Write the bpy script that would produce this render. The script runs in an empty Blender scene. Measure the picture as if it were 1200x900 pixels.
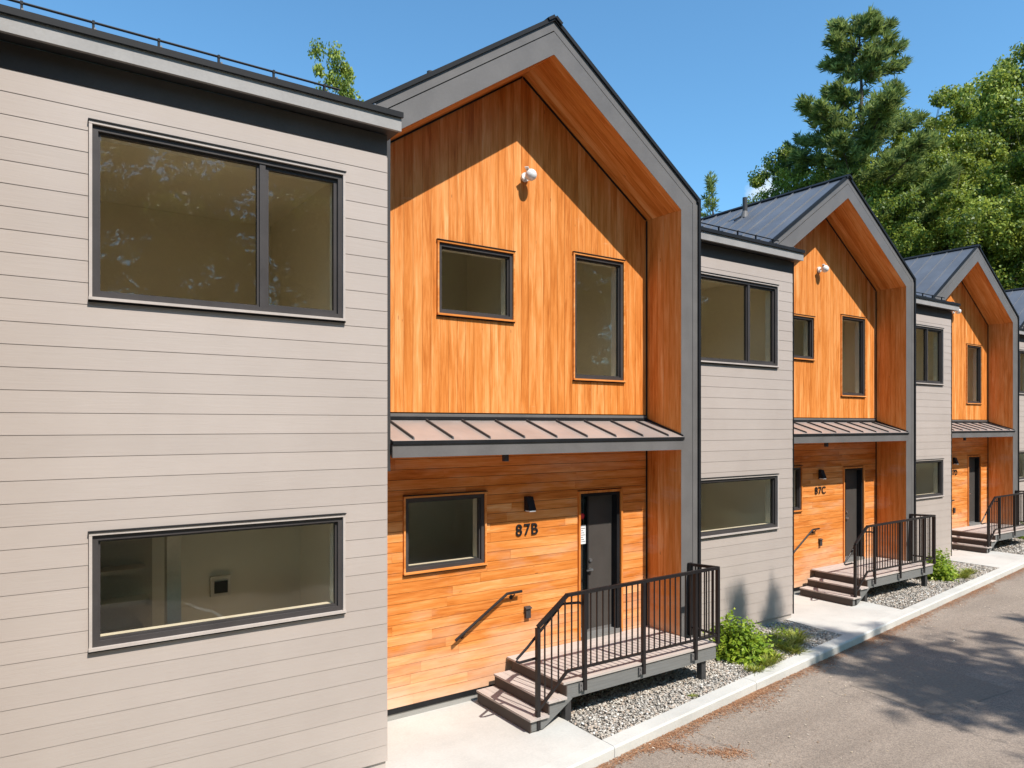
import bpy, math, random
import numpy as np
from mathutils import Vector

random.seed(7)
RNG = np.random.default_rng(11)
C = bpy.context.scene.collection
scene = bpy.context.scene

# ------------------------------------------------------------------ camera
EYE = 3.62
cam_data = bpy.data.cameras.new('camera')
cam = bpy.data.objects.new('camera', cam_data)
C.objects.link(cam)
cam.location = (0, 0, EYE)
cam.rotation_euler = (math.radians(90), 0, -0.6052)
cam_data.sensor_width = 36.0
cam_data.lens = 852.33 / 1200 * 36.0
cam_data.shift_y = 47.64 / 1200
cam_data.clip_start = 0.1
cam_data.clip_end = 2000
scene.camera = cam

# ------------------------------------------------------------------ world, sun, exposure
SUN_TO = Vector((0.124, -1.0, 1.293)).normalized()          # towards the sun
elev = math.asin(SUN_TO.z)
rot = math.atan2(SUN_TO.x, SUN_TO.y)
world = bpy.data.worlds.new('World')
scene.world = world
world.use_nodes = True
wn = world.node_tree
for n in list(wn.nodes):
    wn.nodes.remove(n)
wo = wn.nodes.new('ShaderNodeOutputWorld')
bg = wn.nodes.new('ShaderNodeBackground')
sky = wn.nodes.new('ShaderNodeTexSky')
sky.sky_type = 'NISHITA'
sky.sun_disc = False
sky.sun_elevation = elev
sky.sun_rotation = rot
sky.altitude = 100
sky.air_density = 1.0
sky.dust_density = 0.4
sky.ozone_density = 2.5
bg.inputs['Strength'].default_value = 0.15
tint = wn.nodes.new('ShaderNodeMix'); tint.data_type = 'RGBA'; tint.blend_type = 'MULTIPLY'
tint.inputs[0].default_value = 1.0
tint.inputs[7].default_value = (0.60, 0.915, 0.98, 1)
wn.links.new(sky.outputs[0], tint.inputs[6])
# one small cloud wisp low over the second roof, fixed in its compass direction
tc = wn.nodes.new('ShaderNodeTexCoord')
cdir = Vector((math.sin(0.6052) + 0.352 * math.cos(0.6052), math.cos(0.6052) - 0.352 * math.sin(0.6052), 0.322)).normalized()
sub = wn.nodes.new('ShaderNodeVectorMath'); sub.operation = 'SUBTRACT'
sub.inputs[1].default_value = cdir
wn.links.new(tc.outputs['Generated'], sub.inputs[0])
ln_ = wn.nodes.new('ShaderNodeVectorMath'); ln_.operation = 'LENGTH'
wn.links.new(sub.outputs[0], ln_.inputs[0])
cn = wn.nodes.new('ShaderNodeTexNoise'); cn.inputs['Scale'].default_value = 42; cn.inputs['Detail'].default_value = 6
wn.links.new(tc.outputs['Generated'], cn.inputs['Vector'])
m1 = wn.nodes.new('ShaderNodeMath'); m1.operation = 'MULTIPLY_ADD'; m1.inputs[1].default_value = -26.0; m1.inputs[2].default_value = 0.35
wn.links.new(ln_.outputs['Value'], m1.inputs[0])
m2 = wn.nodes.new('ShaderNodeMath'); m2.operation = 'MULTIPLY_ADD'; m2.inputs[1].default_value = 1.6
wn.links.new(cn.outputs['Fac'], m2.inputs[0]); wn.links.new(m1.outputs[0], m2.inputs[2])
m3 = wn.nodes.new('ShaderNodeMath'); m3.operation = 'SUBTRACT'; m3.use_clamp = True; m3.inputs[1].default_value = 0.42
wn.links.new(m2.outputs[0], m3.inputs[0])
cmx = wn.nodes.new('ShaderNodeMix'); cmx.data_type = 'RGBA'
wn.links.new(m3.outputs[0], cmx.inputs[0]); wn.links.new(tint.outputs[2], cmx.inputs[6]); cmx.inputs[7].default_value = (4.4, 4.7, 5.0, 1)
wn.links.new(cmx.outputs[2], bg.inputs[0])
wn.links.new(bg.outputs[0], wo.inputs[0])

sd = bpy.data.lights.new('sun', 'SUN')
sun = bpy.data.objects.new('sun', sd)
C.objects.link(sun)
sun.location = (2, -10, 20)
sun.rotation_euler = SUN_TO.to_track_quat('Z', 'Y').to_euler()
sd.energy = 4.3
sd.angle = math.radians(0.53)
sd.color = (1.0, 0.955, 0.89)

scene.view_settings.view_transform = 'Standard'
scene.view_settings.look = 'None'
scene.view_settings.gamma = 1.0
scene.view_settings.use_curve_mapping = False
scene.view_settings.exposure = 0.62

scene.cycles.max_bounces = 8
scene.cycles.transparent_max_bounces = 12

# ------------------------------------------------------------------ materials
def new_mat(name):
    m = bpy.data.materials.new(name)
    m.use_nodes = True
    nt = m.node_tree
    b = nt.nodes['Principled BSDF']
    return m, nt, b

def N(nt, t, **kw):
    n = nt.nodes.new(t)
    for k, v in kw.items():
        setattr(n, k, v)
    return n

def L(nt, a, b):
    nt.links.new(a, b)

def math_node(nt, op, a, b=None, c=None, clamp=False):
    n = N(nt, 'ShaderNodeMath', operation=op)
    n.use_clamp = clamp
    for i, v in enumerate((a, b, c)):
        if v is None:
            continue
        if isinstance(v, (int, float)):
            n.inputs[i].default_value = v
        else:
            L(nt, v, n.inputs[i])
    return n.outputs[0]

def mixc(nt, fac, a, b, mode='MIX'):
    n = N(nt, 'ShaderNodeMix', data_type='RGBA', blend_type=mode)
    for sock, v in ((n.inputs[0], fac), (n.inputs[6], a), (n.inputs[7], b)):
        if isinstance(v, (int, float)):
            sock.default_value = v
        elif isinstance(v, tuple):
            sock.default_value = (*v, 1) if len(v) == 3 else v
        else:
            L(nt, v, sock)
    return n.outputs[2]

def noise(nt, vec, scale, detail=3, rough=0.55, dist=0.0):
    n = N(nt, 'ShaderNodeTexNoise')
    n.inputs['Scale'].default_value = scale
    n.inputs['Detail'].default_value = detail
    n.inputs['Roughness'].default_value = rough
    n.inputs['Distortion'].default_value = dist
    if vec is not None:
        L(nt, vec, n.inputs['Vector'])
    return n.outputs['Fac']

def ramp(nt, fac, stops, interp='LINEAR'):
    n = N(nt, 'ShaderNodeValToRGB')
    n.color_ramp.interpolation = interp
    els = n.color_ramp.elements
    while len(els) < len(stops):
        els.new(0.5)
    for e, (p, c) in zip(els, stops):
        e.position = p
        e.color = (*c, 1) if len(c) == 3 else c
    L(nt, fac, n.inputs[0])
    return n.outputs[0]

def bump(nt, b, h, strength=0.3, dist=0.01):
    n = N(nt, 'ShaderNodeBump')
    n.inputs['Strength'].default_value = strength
    n.inputs['Distance'].default_value = dist
    L(nt, h, n.inputs['Height'])
    L(nt, n.outputs[0], b.inputs['Normal'])

def objcoord(nt):
    return N(nt, 'ShaderNodeTexCoord').outputs['Object']

def painted(name, col, rough=0.5, metallic=0.0, var=0.06, scale=3.0, bumps=0.05, spec=0.5):
    m, nt, b = new_mat(name)
    b.inputs['Specular IOR Level'].default_value = spec
    oc = objcoord(nt)
    f = noise(nt, oc, scale, 4)
    g = noise(nt, oc, scale * 14, 2)
    s = math_node(nt, 'ADD', math_node(nt, 'MULTIPLY', f, 0.7), math_node(nt, 'MULTIPLY', g, 0.3))
    lo = tuple(c * (1 - var * 2) for c in col)
    hi = tuple(min(1, c * (1 + var * 2)) for c in col)
    c = ramp(nt, s, [(0.3, lo), (0.7, hi)])
    L(nt, c, b.inputs['Base Color'])
    b.inputs['Roughness'].default_value = rough
    b.inputs['Metallic'].default_value = metallic
    r = math_node(nt, 'MULTIPLY_ADD', f, 0.25, rough - 0.12)
    L(nt, r, b.inputs['Roughness'])
    if bumps:
        bump(nt, b, g, bumps, 0.004)
    return m

def wood(name, bleach=True, tone=1.0):
    m, nt, b = new_mat(name)
    uv = N(nt, 'ShaderNodeUVMap').outputs[0]
    oi = N(nt, 'ShaderNodeObjectInfo')
    rnd = oi.outputs['Random']
    comb = N(nt, 'ShaderNodeCombineXYZ')
    L(nt, math_node(nt, 'MULTIPLY', rnd, 53.0), comb.inputs[0])
    L(nt, math_node(nt, 'MULTIPLY', rnd, 31.0), comb.inputs[1])
    add = N(nt, 'ShaderNodeVectorMath', operation='ADD')
    L(nt, uv, add.inputs[0]); L(nt, comb.outputs[0], add.inputs[1])
    def stretched(su, sv):
        mp = N(nt, 'ShaderNodeMapping')
        mp.inputs['Scale'].default_value = (su, sv, 1)
        L(nt, add.outputs[0], mp.inputs[0])
        return mp.outputs[0]
    broad = noise(nt, stretched(0.9, 11.0), 1.0, 4, 0.6, 0.6)
    fine = noise(nt, stretched(2.6, 55.0), 1.0, 4, 0.7, 0.8)
    blot = noise(nt, stretched(1.1, 6.0), 1.0, 3, 0.6, 0.3)
    k = math_node(nt, 'ADD', math_node(nt, 'MULTIPLY', broad, 0.58), math_node(nt, 'MULTIPLY', fine, 0.36))
    k = math_node(nt, 'ADD', k, math_node(nt, 'MULTIPLY', blot, 0.26))
    k = math_node(nt, 'ADD', k, math_node(nt, 'MULTIPLY_ADD', rnd, 0.14, -0.120))
    k = math_node(nt, 'MULTIPLY_ADD', k, 1.25, 0.53 - 0.545 * 1.25)
    t = tone
    col = ramp(nt, k, [(0.24, (0.29 * t, 0.072 * t, 0.009 * t)), (0.38, (0.49 * t, 0.138 * t, 0.021 * t)),
                       (0.52, (0.65 * t, 0.222 * t, 0.048 * t)), (0.68, (0.78 * t, 0.335 * t, 0.110 * t)),
                       (0.84, (0.85 * t, 0.50 * t, 0.23 * t))])
    # second per-board hue shift
    r2 = N(nt, 'ShaderNodeTexWhiteNoise', noise_dimensions='1D')
    L(nt, rnd, r2.inputs['W'])
    col = mixc(nt, math_node(nt, 'MULTIPLY', r2.outputs['Value'], 0.30), col, (0.62 * t, 0.20 * t, 0.03 * t))
    # knots and dark flecks
    vo = N(nt, 'ShaderNodeTexVoronoi')
    vo.inputs['Scale'].default_value = 1.0
    L(nt, stretched(2.0, 7.5), vo.inputs['Vector'])
    kn = math_node(nt, 'LESS_THAN', vo.outputs['Distance'], 0.06)
    kr = math_node(nt, 'GREATER_THAN', N(nt, 'ShaderNodeSeparateColor').outputs[0], 2.0)
    sc = N(nt, 'ShaderNodeSeparateColor')
    L(nt, vo.outputs['Color'], sc.inputs[0])
    sel = math_node(nt, 'GREATER_THAN', sc.outputs[0], 0.72)
    kn = math_node(nt, 'MULTIPLY', kn, sel)
    col = mixc(nt, math_node(nt, 'MULTIPLY', kn, 0.5), col, (0.14, 0.04, 0.012))
    if bleach:
        oc = objcoord(nt)
        sp = N(nt, 'ShaderNodeSeparateXYZ'); L(nt, oc, sp.inputs[0])
        h = math_node(nt, 'SUBTRACT', 1.0, math_node(nt, 'MULTIPLY', sp.outputs['Z'], 0.95), clamp=True)
        mpo = N(nt, 'ShaderNodeMapping'); mpo.inputs['Scale'].default_value = (0.7, 1, 2.6)
        L(nt, oc, mpo.inputs[0])
        nz = noise(nt, mpo.outputs[0], 1.1, 4, 0.65)
        w = math_node(nt, 'ADD', math_node(nt, 'MULTIPLY', h, 0.95), math_node(nt, 'MULTIPLY_ADD', nz, 1.9, -0.98))
        w = math_node(nt, 'MULTIPLY', w, 0.9, clamp=True)
        w = math_node(nt, 'MULTIPLY', w, math_node(nt, 'LESS_THAN', sp.outputs['Z'], 3.3))
        col = mixc(nt, w, col, (0.66, 0.47, 0.33))
        # weathered pale patches higher up
        nz2 = noise(nt, mpo.outputs[0], 2.3, 5, 0.7)
        w2 = math_node(nt, 'MULTIPLY_ADD', nz2, 5.0, -3.35, clamp=True)
        col = mixc(nt, math_node(nt, 'MULTIPLY', w2, 0.45), col, (0.78, 0.56, 0.36))
    L(nt, col, b.inputs['Base Color'])
    b.inputs['Roughness'].default_value = 0.55
    b.inputs['Specular IOR Level'].default_value = 0.2
    bump(nt, b, fine, 0.35, 0.003)
    return m

def siding_mat():
    m, nt, b = new_mat('painted_siding')
    uv = N(nt, 'ShaderNodeUVMap').outputs[0]
    oi = N(nt, 'ShaderNodeObjectInfo')
    mp = N(nt, 'ShaderNodeMapping'); mp.inputs['Scale'].default_value = (2.5, 45, 1)
    L(nt, uv, mp.inputs[0])
    g = noise(nt, mp.outputs[0], 1.0, 4, 0.65, 0.8)
    d = noise(nt, objcoord(nt), 0.8, 4, 0.6)
    base = ramp(nt, d, [(0.3, (0.392, 0.326, 0.283)), (0.7, (0.436, 0.366, 0.320))])
    v = math_node(nt, 'MULTIPLY_ADD', oi.outputs['Random'], 0.07, 0.965)
    hs = N(nt, 'ShaderNodeHueSaturation')
    L(nt, base, hs.inputs['Color']); L(nt, v, hs.inputs['Value'])
    c = mixc(nt, math_node(nt, 'MULTIPLY', g, 0.10), hs.outputs[0], (0.30, 0.245, 0.21))
    L(nt, c, b.inputs['Base Color'])
    b.inputs['Roughness'].default_value = 0.62
    bump(nt, b, g, 0.35, 0.003)
    return m

def metal_roof(name, col, metallic, rough):
    m, nt, b = new_mat(name)
    oc = objcoord(nt)
    f = noise(nt, oc, 1.6, 4)
    g = noise(nt, oc, 9.0, 3)
    c = ramp(nt, f, [(0.3, tuple(x * 0.86 for x in col)), (0.7, tuple(x * 1.14 for x in col))])
    L(nt, c, b.inputs['Base Color'])
    b.inputs['Metallic'].default_value = metallic
    L(nt, math_node(nt, 'MULTIPLY_ADD', g, 0.14, rough - 0.07), b.inputs['Roughness'])
    bump(nt, b, f, 0.12, 0.02)
    return m

def glass_mat():
    m, nt, b = new_mat('window_glass')
    nt.nodes.remove(b)
    out = nt.nodes['Material Output']
    tr = N(nt, 'ShaderNodeBsdfTransparent'); tr.inputs[0].default_value = (0.86, 0.87, 0.80, 1)
    gl = N(nt, 'ShaderNodeBsdfGlossy'); gl.inputs['Roughness'].default_value = 0.015
    gl.inputs['Color'].default_value = (0.95, 0.97, 0.95, 1)
    fr = N(nt, 'ShaderNodeFresnel'); fr.inputs['IOR'].default_value = 1.52
    w = noise(nt, objcoord(nt), 1.3, 2)
    bp = N(nt, 'ShaderNodeBump'); bp.inputs['Strength'].default_value = 0.05; bp.inputs['Distance'].default_value = 0.05
    L(nt, w, bp.inputs['Height']); L(nt, bp.outputs[0], gl.inputs['Normal'])
    f = math_node(nt, 'MULTIPLY_ADD', fr.outputs[0], 1.2, 0.01, clamp=True)
    ge = N(nt, 'ShaderNodeNewGeometry')
    f = math_node(nt, 'MULTIPLY', f, math_node(nt, 'SUBTRACT', 1.0, ge.outputs['Backfacing']))
    L(nt, mixc(nt, ge.outputs['Backfacing'], (0.98, 0.92, 0.82), (1.0, 1.0, 1.0)), tr.inputs[0])
    mx = N(nt, 'ShaderNodeMixShader')
    L(nt, f, mx.inputs[0]); L(nt, tr.outputs[0], mx.inputs[1]); L(nt, gl.outputs[0], mx.inputs[2])
    L(nt, mx.outputs[0], out.inputs[0])
    return m

def concrete_mat(name, col=(0.50, 0.475, 0.43)):
    m, nt, b = new_mat(name)
    oc = objcoord(nt)
    a = noise(nt, oc, 0.9, 5, 0.6)
    f = noise(nt, oc, 40, 3, 0.6)
    st = noise(nt, oc, 3.0, 5, 0.7)
    s = math_node(nt, 'ADD', math_node(nt, 'MULTIPLY', a, 0.7), math_node(nt, 'MULTIPLY', f, 0.3))
    c = ramp(nt, s, [(0.3, tuple(x * 0.82 for x in col)), (0.65, tuple(x * 1.1 for x in col))])
    c = mixc(nt, math_node(nt, 'MULTIPLY_ADD', st, 1.6, -0.85, clamp=True), c, tuple(x * 0.7 for x in col))
    L(nt, c, b.inputs['Base Color'])
    b.inputs['Roughness'].default_value = 0.85
    bump(nt, b, f, 0.25, 0.004)
    return m

def asphalt_mat():
    m, nt, b = new_mat('asphalt')
    oc = objcoord(nt)
    a = noise(nt, oc, 0.35, 5, 0.6)
    mp = N(nt, 'ShaderNodeMapping'); mp.inputs['Rotation'].default_value = (0, 0, -0.13); mp.inputs['Scale'].default_value = (0.25, 1.8, 1)
    L(nt, oc, mp.inputs[0])
    st = noise(nt, mp.outputs[0], 1.4, 4, 0.6)
    vo = N(nt, 'ShaderNodeTexVoronoi'); vo.inputs['Scale'].default_value = 85
    L(nt, oc, vo.inputs['Vector'])
    sc = N(nt, 'ShaderNodeSeparateColor'); L(nt, vo.outputs['Color'], sc.inputs[0])
    f2 = noise(nt, oc, 22, 4, 0.7)
    s = math_node(nt, 'ADD', math_node(nt, 'MULTIPLY', a, 0.5), math_node(nt, 'MULTIPLY', st, 0.5))
    c = ramp(nt, s, [(0.32, (0.20, 0.158, 0.124)), (0.55, (0.262, 0.210, 0.166)), (0.72, (0.325, 0.264, 0.210))])
    sp = math_node(nt, 'MULTIPLY_ADD', sc.outputs[0], 0.55, 0.72)
    sp = math_node(nt, 'MULTIPLY', sp, math_node(nt, 'MULTIPLY_ADD', f2, 0.6, 0.7))
    hs = N(nt, 'ShaderNodeHueSaturation'); L(nt, c, hs.inputs['Color']); L(nt, sp, hs.inputs['Value'])
    # fine cracks
    v2 = N(nt, 'ShaderNodeTexVoronoi', feature='DISTANCE_TO_EDGE'); v2.inputs['Scale'].default_value = 0.42
    wv = N(nt, 'ShaderNodeVectorMath', operation='ADD')
    nn = N(nt, 'ShaderNodeTexNoise'); nn.inputs['Scale'].default_value = 2.4; nn.inputs['Detail'].default_value = 4
    L(nt, oc, nn.inputs['Vector'])
    vs = N(nt, 'ShaderNodeVectorMath', operation='SCALE'); vs.inputs['Scale'].default_value = 0.5
    L(nt, nn.outputs['Color'], vs.inputs[0]); L(nt, oc, wv.inputs[0]); L(nt, vs.outputs[0], wv.inputs[1])
    L(nt, wv.outputs[0], v2.inputs['Vector'])
    ck = math_node(nt, 'LESS_THAN', v2.outputs['Distance'], 0.0035)
    ck = math_node(nt, 'MULTIPLY', ck, math_node(nt, 'GREATER_THAN', a, 0.5))
    col = mixc(nt, math_node(nt, 'MULTIPLY', ck, 0.32), hs.outputs[0], (0.04, 0.036, 0.033))
    L(nt, col, b.inputs['Base Color'])
    b.inputs['Roughness'].default_value = 0.88
    bump(nt, b, sc.outputs[0], 0.35, 0.004)
    return m

def soil_mat(name, cols, scale=6):
    m, nt, b = new_mat(name)
    oc = objcoord(nt)
    a = noise(nt, oc, scale, 5, 0.7)
    L(nt, ramp(nt, a, [(0.3, cols[0]), (0.5, cols[1]), (0.7, cols[2])]), b.inputs['Base Color'])
    b.inputs['Roughness'].default_value = 0.95
    bump(nt, b, a, 0.6, 0.02)
    return m

def stone_mat():
    m, nt, b = new_mat('gravel_stone')
    at = N(nt, 'ShaderNodeAttribute', attribute_name='tint')
    c = ramp(nt, at.outputs['Fac'], [(0.0, (0.22, 0.195, 0.17)), (0.25, (0.34, 0.305, 0.26)), (0.5, (0.45, 0.40, 0.335)),
                                     (0.72, (0.42, 0.32, 0.245)), (0.88, (0.54, 0.50, 0.44)), (1.0, (0.66, 0.63, 0.58))])
    L(nt, c, b.inputs['Base Color'])
    b.inputs['Roughness'].default_value = 0.8
    return m

def leaf_mat(name, dark, mid, light, trans=0.35, rough=0.5):
    m, nt, b = new_mat(name)
    out = nt.nodes['Material Output']
    at = N(nt, 'ShaderNodeAttribute', attribute_name='tint')
    c = ramp(nt, at.outputs['Fac'], [(0.0, dark), (0.5, mid), (1.0, light)])
    L(nt, c, b.inputs['Base Color'])
    b.inputs['Roughness'].default_value = rough
    b.inputs['Specular IOR Level'].default_value = 0.4
    tl = N(nt, 'ShaderNodeBsdfTranslucent')
    L(nt, mixc(nt, 0.5, c, light), tl.inputs['Color'])
    mx = N(nt, 'ShaderNodeMixShader'); mx.inputs[0].default_value = trans
    L(nt, b.outputs[0], mx.inputs[1]); L(nt, tl.outputs[0], mx.inputs[2])
    L(nt, mx.outputs[0], out.inputs[0])
    return m

def bark_mat(name, a, bcol):
    m, nt, b = new_mat(name)
    oc = objcoord(nt)
    mp = N(nt, 'ShaderNodeMapping'); mp.inputs['Scale'].default_value = (6, 6, 1.2)
    L(nt, oc, mp.inputs[0])
    f = noise(nt, mp.outputs[0], 2.0, 5, 0.7)
    L(nt, ramp(nt, f, [(0.35, a), (0.65, bcol)]), b.inputs['Base Color'])
    b.inputs['Roughness'].default_value = 0.9
    bump(nt, b, f, 0.8, 0.03)
    return m

M_WOOD = wood('cedar_boards')
M_SIDING = siding_mat()
M_TRIM = painted('window_trim_paint', (0.45, 0.385, 0.34), 0.5)
M_WTRIM = wood('cedar_trim', bleach=False)
M_FASCIA = painted('grey_fascia', (0.140, 0.129, 0.122), 0.5, 0.0, 0.06, spec=0.25)
M_EAVE = painted('eave_fascia_paint', (0.30, 0.28, 0.262), 0.6, 0.0, 0.07)
M_CHAR = painted('charcoal_paint', (0.050, 0.047, 0.046), 0.5, spec=0.3)
M_FRIEZE = painted('frieze_paint', (0.105, 0.088, 0.078), 0.7, spec=0.1)
M_BLACK = painted('black_metal_edge', (0.013, 0.013, 0.014), 0.55, 0.0, 0.1, spec=0.2)
M_FRAME = painted('window_frame_bronze', (0.050, 0.043, 0.041), 0.5, 0.0, 0.08, spec=0.3)
M_RAIL = painted('black_railing_paint', (0.015, 0.012, 0.012), 0.42, 0.0, 0.1, spec=0.35)
M_DOOR = painted('door_paint', (0.062, 0.054, 0.048), 0.55, 0.0, 0.05, spec=0.15)
M_ROOF = metal_roof('standing_seam_roof', (0.15, 0.155, 0.17), 0.3, 0.45)
M_CANOPY = metal_roof('canopy_metal', (0.42, 0.365, 0.33), 0.45, 0.40)
M_GLASS = glass_mat()
M_ROOM = painted('drywall', (0.84, 0.79, 0.66), 0.9, var=0.01)
M_ROOM2 = painted('drywall_lower', (0.86, 0.85, 0.79), 0.9, var=0.01)
M_FLOOR = painted('interior_floor', (0.68, 0.58, 0.42), 0.6)
M_JAMB = painted('interior_jamb', (0.62, 0.60, 0.52), 0.8)
M_DECK = wood('deck_base', bleach=False)
M_CONC = concrete_mat('concrete')
M_CURB = concrete_mat('curb_concrete', (0.52, 0.50, 0.455))
M_FOUND = concrete_mat('foundation', (0.30, 0.285, 0.26))
M_ASPH = asphalt_mat()
M_SOIL = soil_mat('gravel_bed_soil', [(0.09, 0.08, 0.07), (0.16, 0.145, 0.125), (0.24, 0.22, 0.19)], 25)
M_GROUND = soil_mat('forest_floor', [(0.03, 0.04, 0.015), (0.06, 0.07, 0.025), (0.10, 0.09, 0.05)], 0.7)
M_STONE = stone_mat()
M_STEEL = painted('steel', (0.55, 0.55, 0.55), 0.3, 0.9, 0.05)
M_WHITE = painted('white_plastic', (0.78, 0.77, 0.74), 0.4)
M_PAPER = painted('paper', (0.75, 0.75, 0.74), 0.8)
M_RED = painted('red_sticker', (0.55, 0.02, 0.03), 0.5)
M_LINE = painted('line_paint', (0.72, 0.71, 0.68), 0.7, 0, 0.1, 12)
M_PATCH = soil_mat('asphalt_patch', [(0.190, 0.151, 0.119), (0.24, 0.193, 0.153), (0.285, 0.231, 0.184)], 30)

def deck_mat(name, col):
    m, nt, b = new_mat(name)
    uv = N(nt, 'ShaderNodeUVMap').outputs[0]
    mp = N(nt, 'ShaderNodeMapping'); mp.inputs['Scale'].default_value = (2.0, 60, 1)
    L(nt, uv, mp.inputs[0])
    g = noise(nt, mp.outputs[0], 1.0, 4, 0.7, 0.5)
    oi = N(nt, 'ShaderNodeObjectInfo')
    s = math_node(nt, 'ADD', math_node(nt, 'MULTIPLY', g, 0.75), math_node(nt, 'MULTIPLY', oi.outputs['Random'], 0.2))
    L(nt, ramp(nt, s, [(0.3, tuple(x * 0.72 for x in col)), (0.7, tuple(x * 1.12 for x in col))]), b.inputs['Base Color'])
    b.inputs['Roughness'].default_value = 0.7
    bump(nt, b, g, 0.3, 0.003)
    return m
M_DECK = deck_mat('composite_decking', (0.50, 0.425, 0.375))
M_RISER = deck_mat('composite_riser', (0.060, 0.043, 0.034))
M_RIM = deck_mat('grey_rim_board', (0.165, 0.16, 0.15))

M_LEAF = leaf_mat('maple_leaves', (0.025, 0.055, 0.007), (0.155, 0.220, 0.024), (0.44, 0.48, 0.075), 0.38)
M_NEEDLE = leaf_mat('pine_needles', (0.028, 0.060, 0.022), (0.14, 0.20, 0.048), (0.40, 0.46, 0.13), 0.34, 0.6)
M_SHRUB = leaf_mat('shrub_leaves', (0.09, 0.17, 0.012), (0.25, 0.36, 0.025), (0.46, 0.52, 0.06), 0.35)
M_GRASS = leaf_mat('grass_blades', (0.10, 0.14, 0.015), (0.24, 0.28, 0.03), (0.46, 0.44, 0.09), 0.3)
M_LITTER = leaf_mat('needle_litter', (0.16, 0.065, 0.028), (0.34, 0.155, 0.072), (0.48, 0.29, 0.17), 0.0, 0.9)
M_BITS = leaf_mat('dry_leaf_bits', (0.22, 0.13, 0.07), (0.42, 0.33, 0.22), (0.62, 0.55, 0.45), 0.0, 0.9)
M_BARK = bark_mat('pine_bark', (0.05, 0.035, 0.025), (0.14, 0.105, 0.08))
M_STEM = bark_mat('green_stem', (0.07, 0.10, 0.02), (0.12, 0.15, 0.04))

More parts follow.
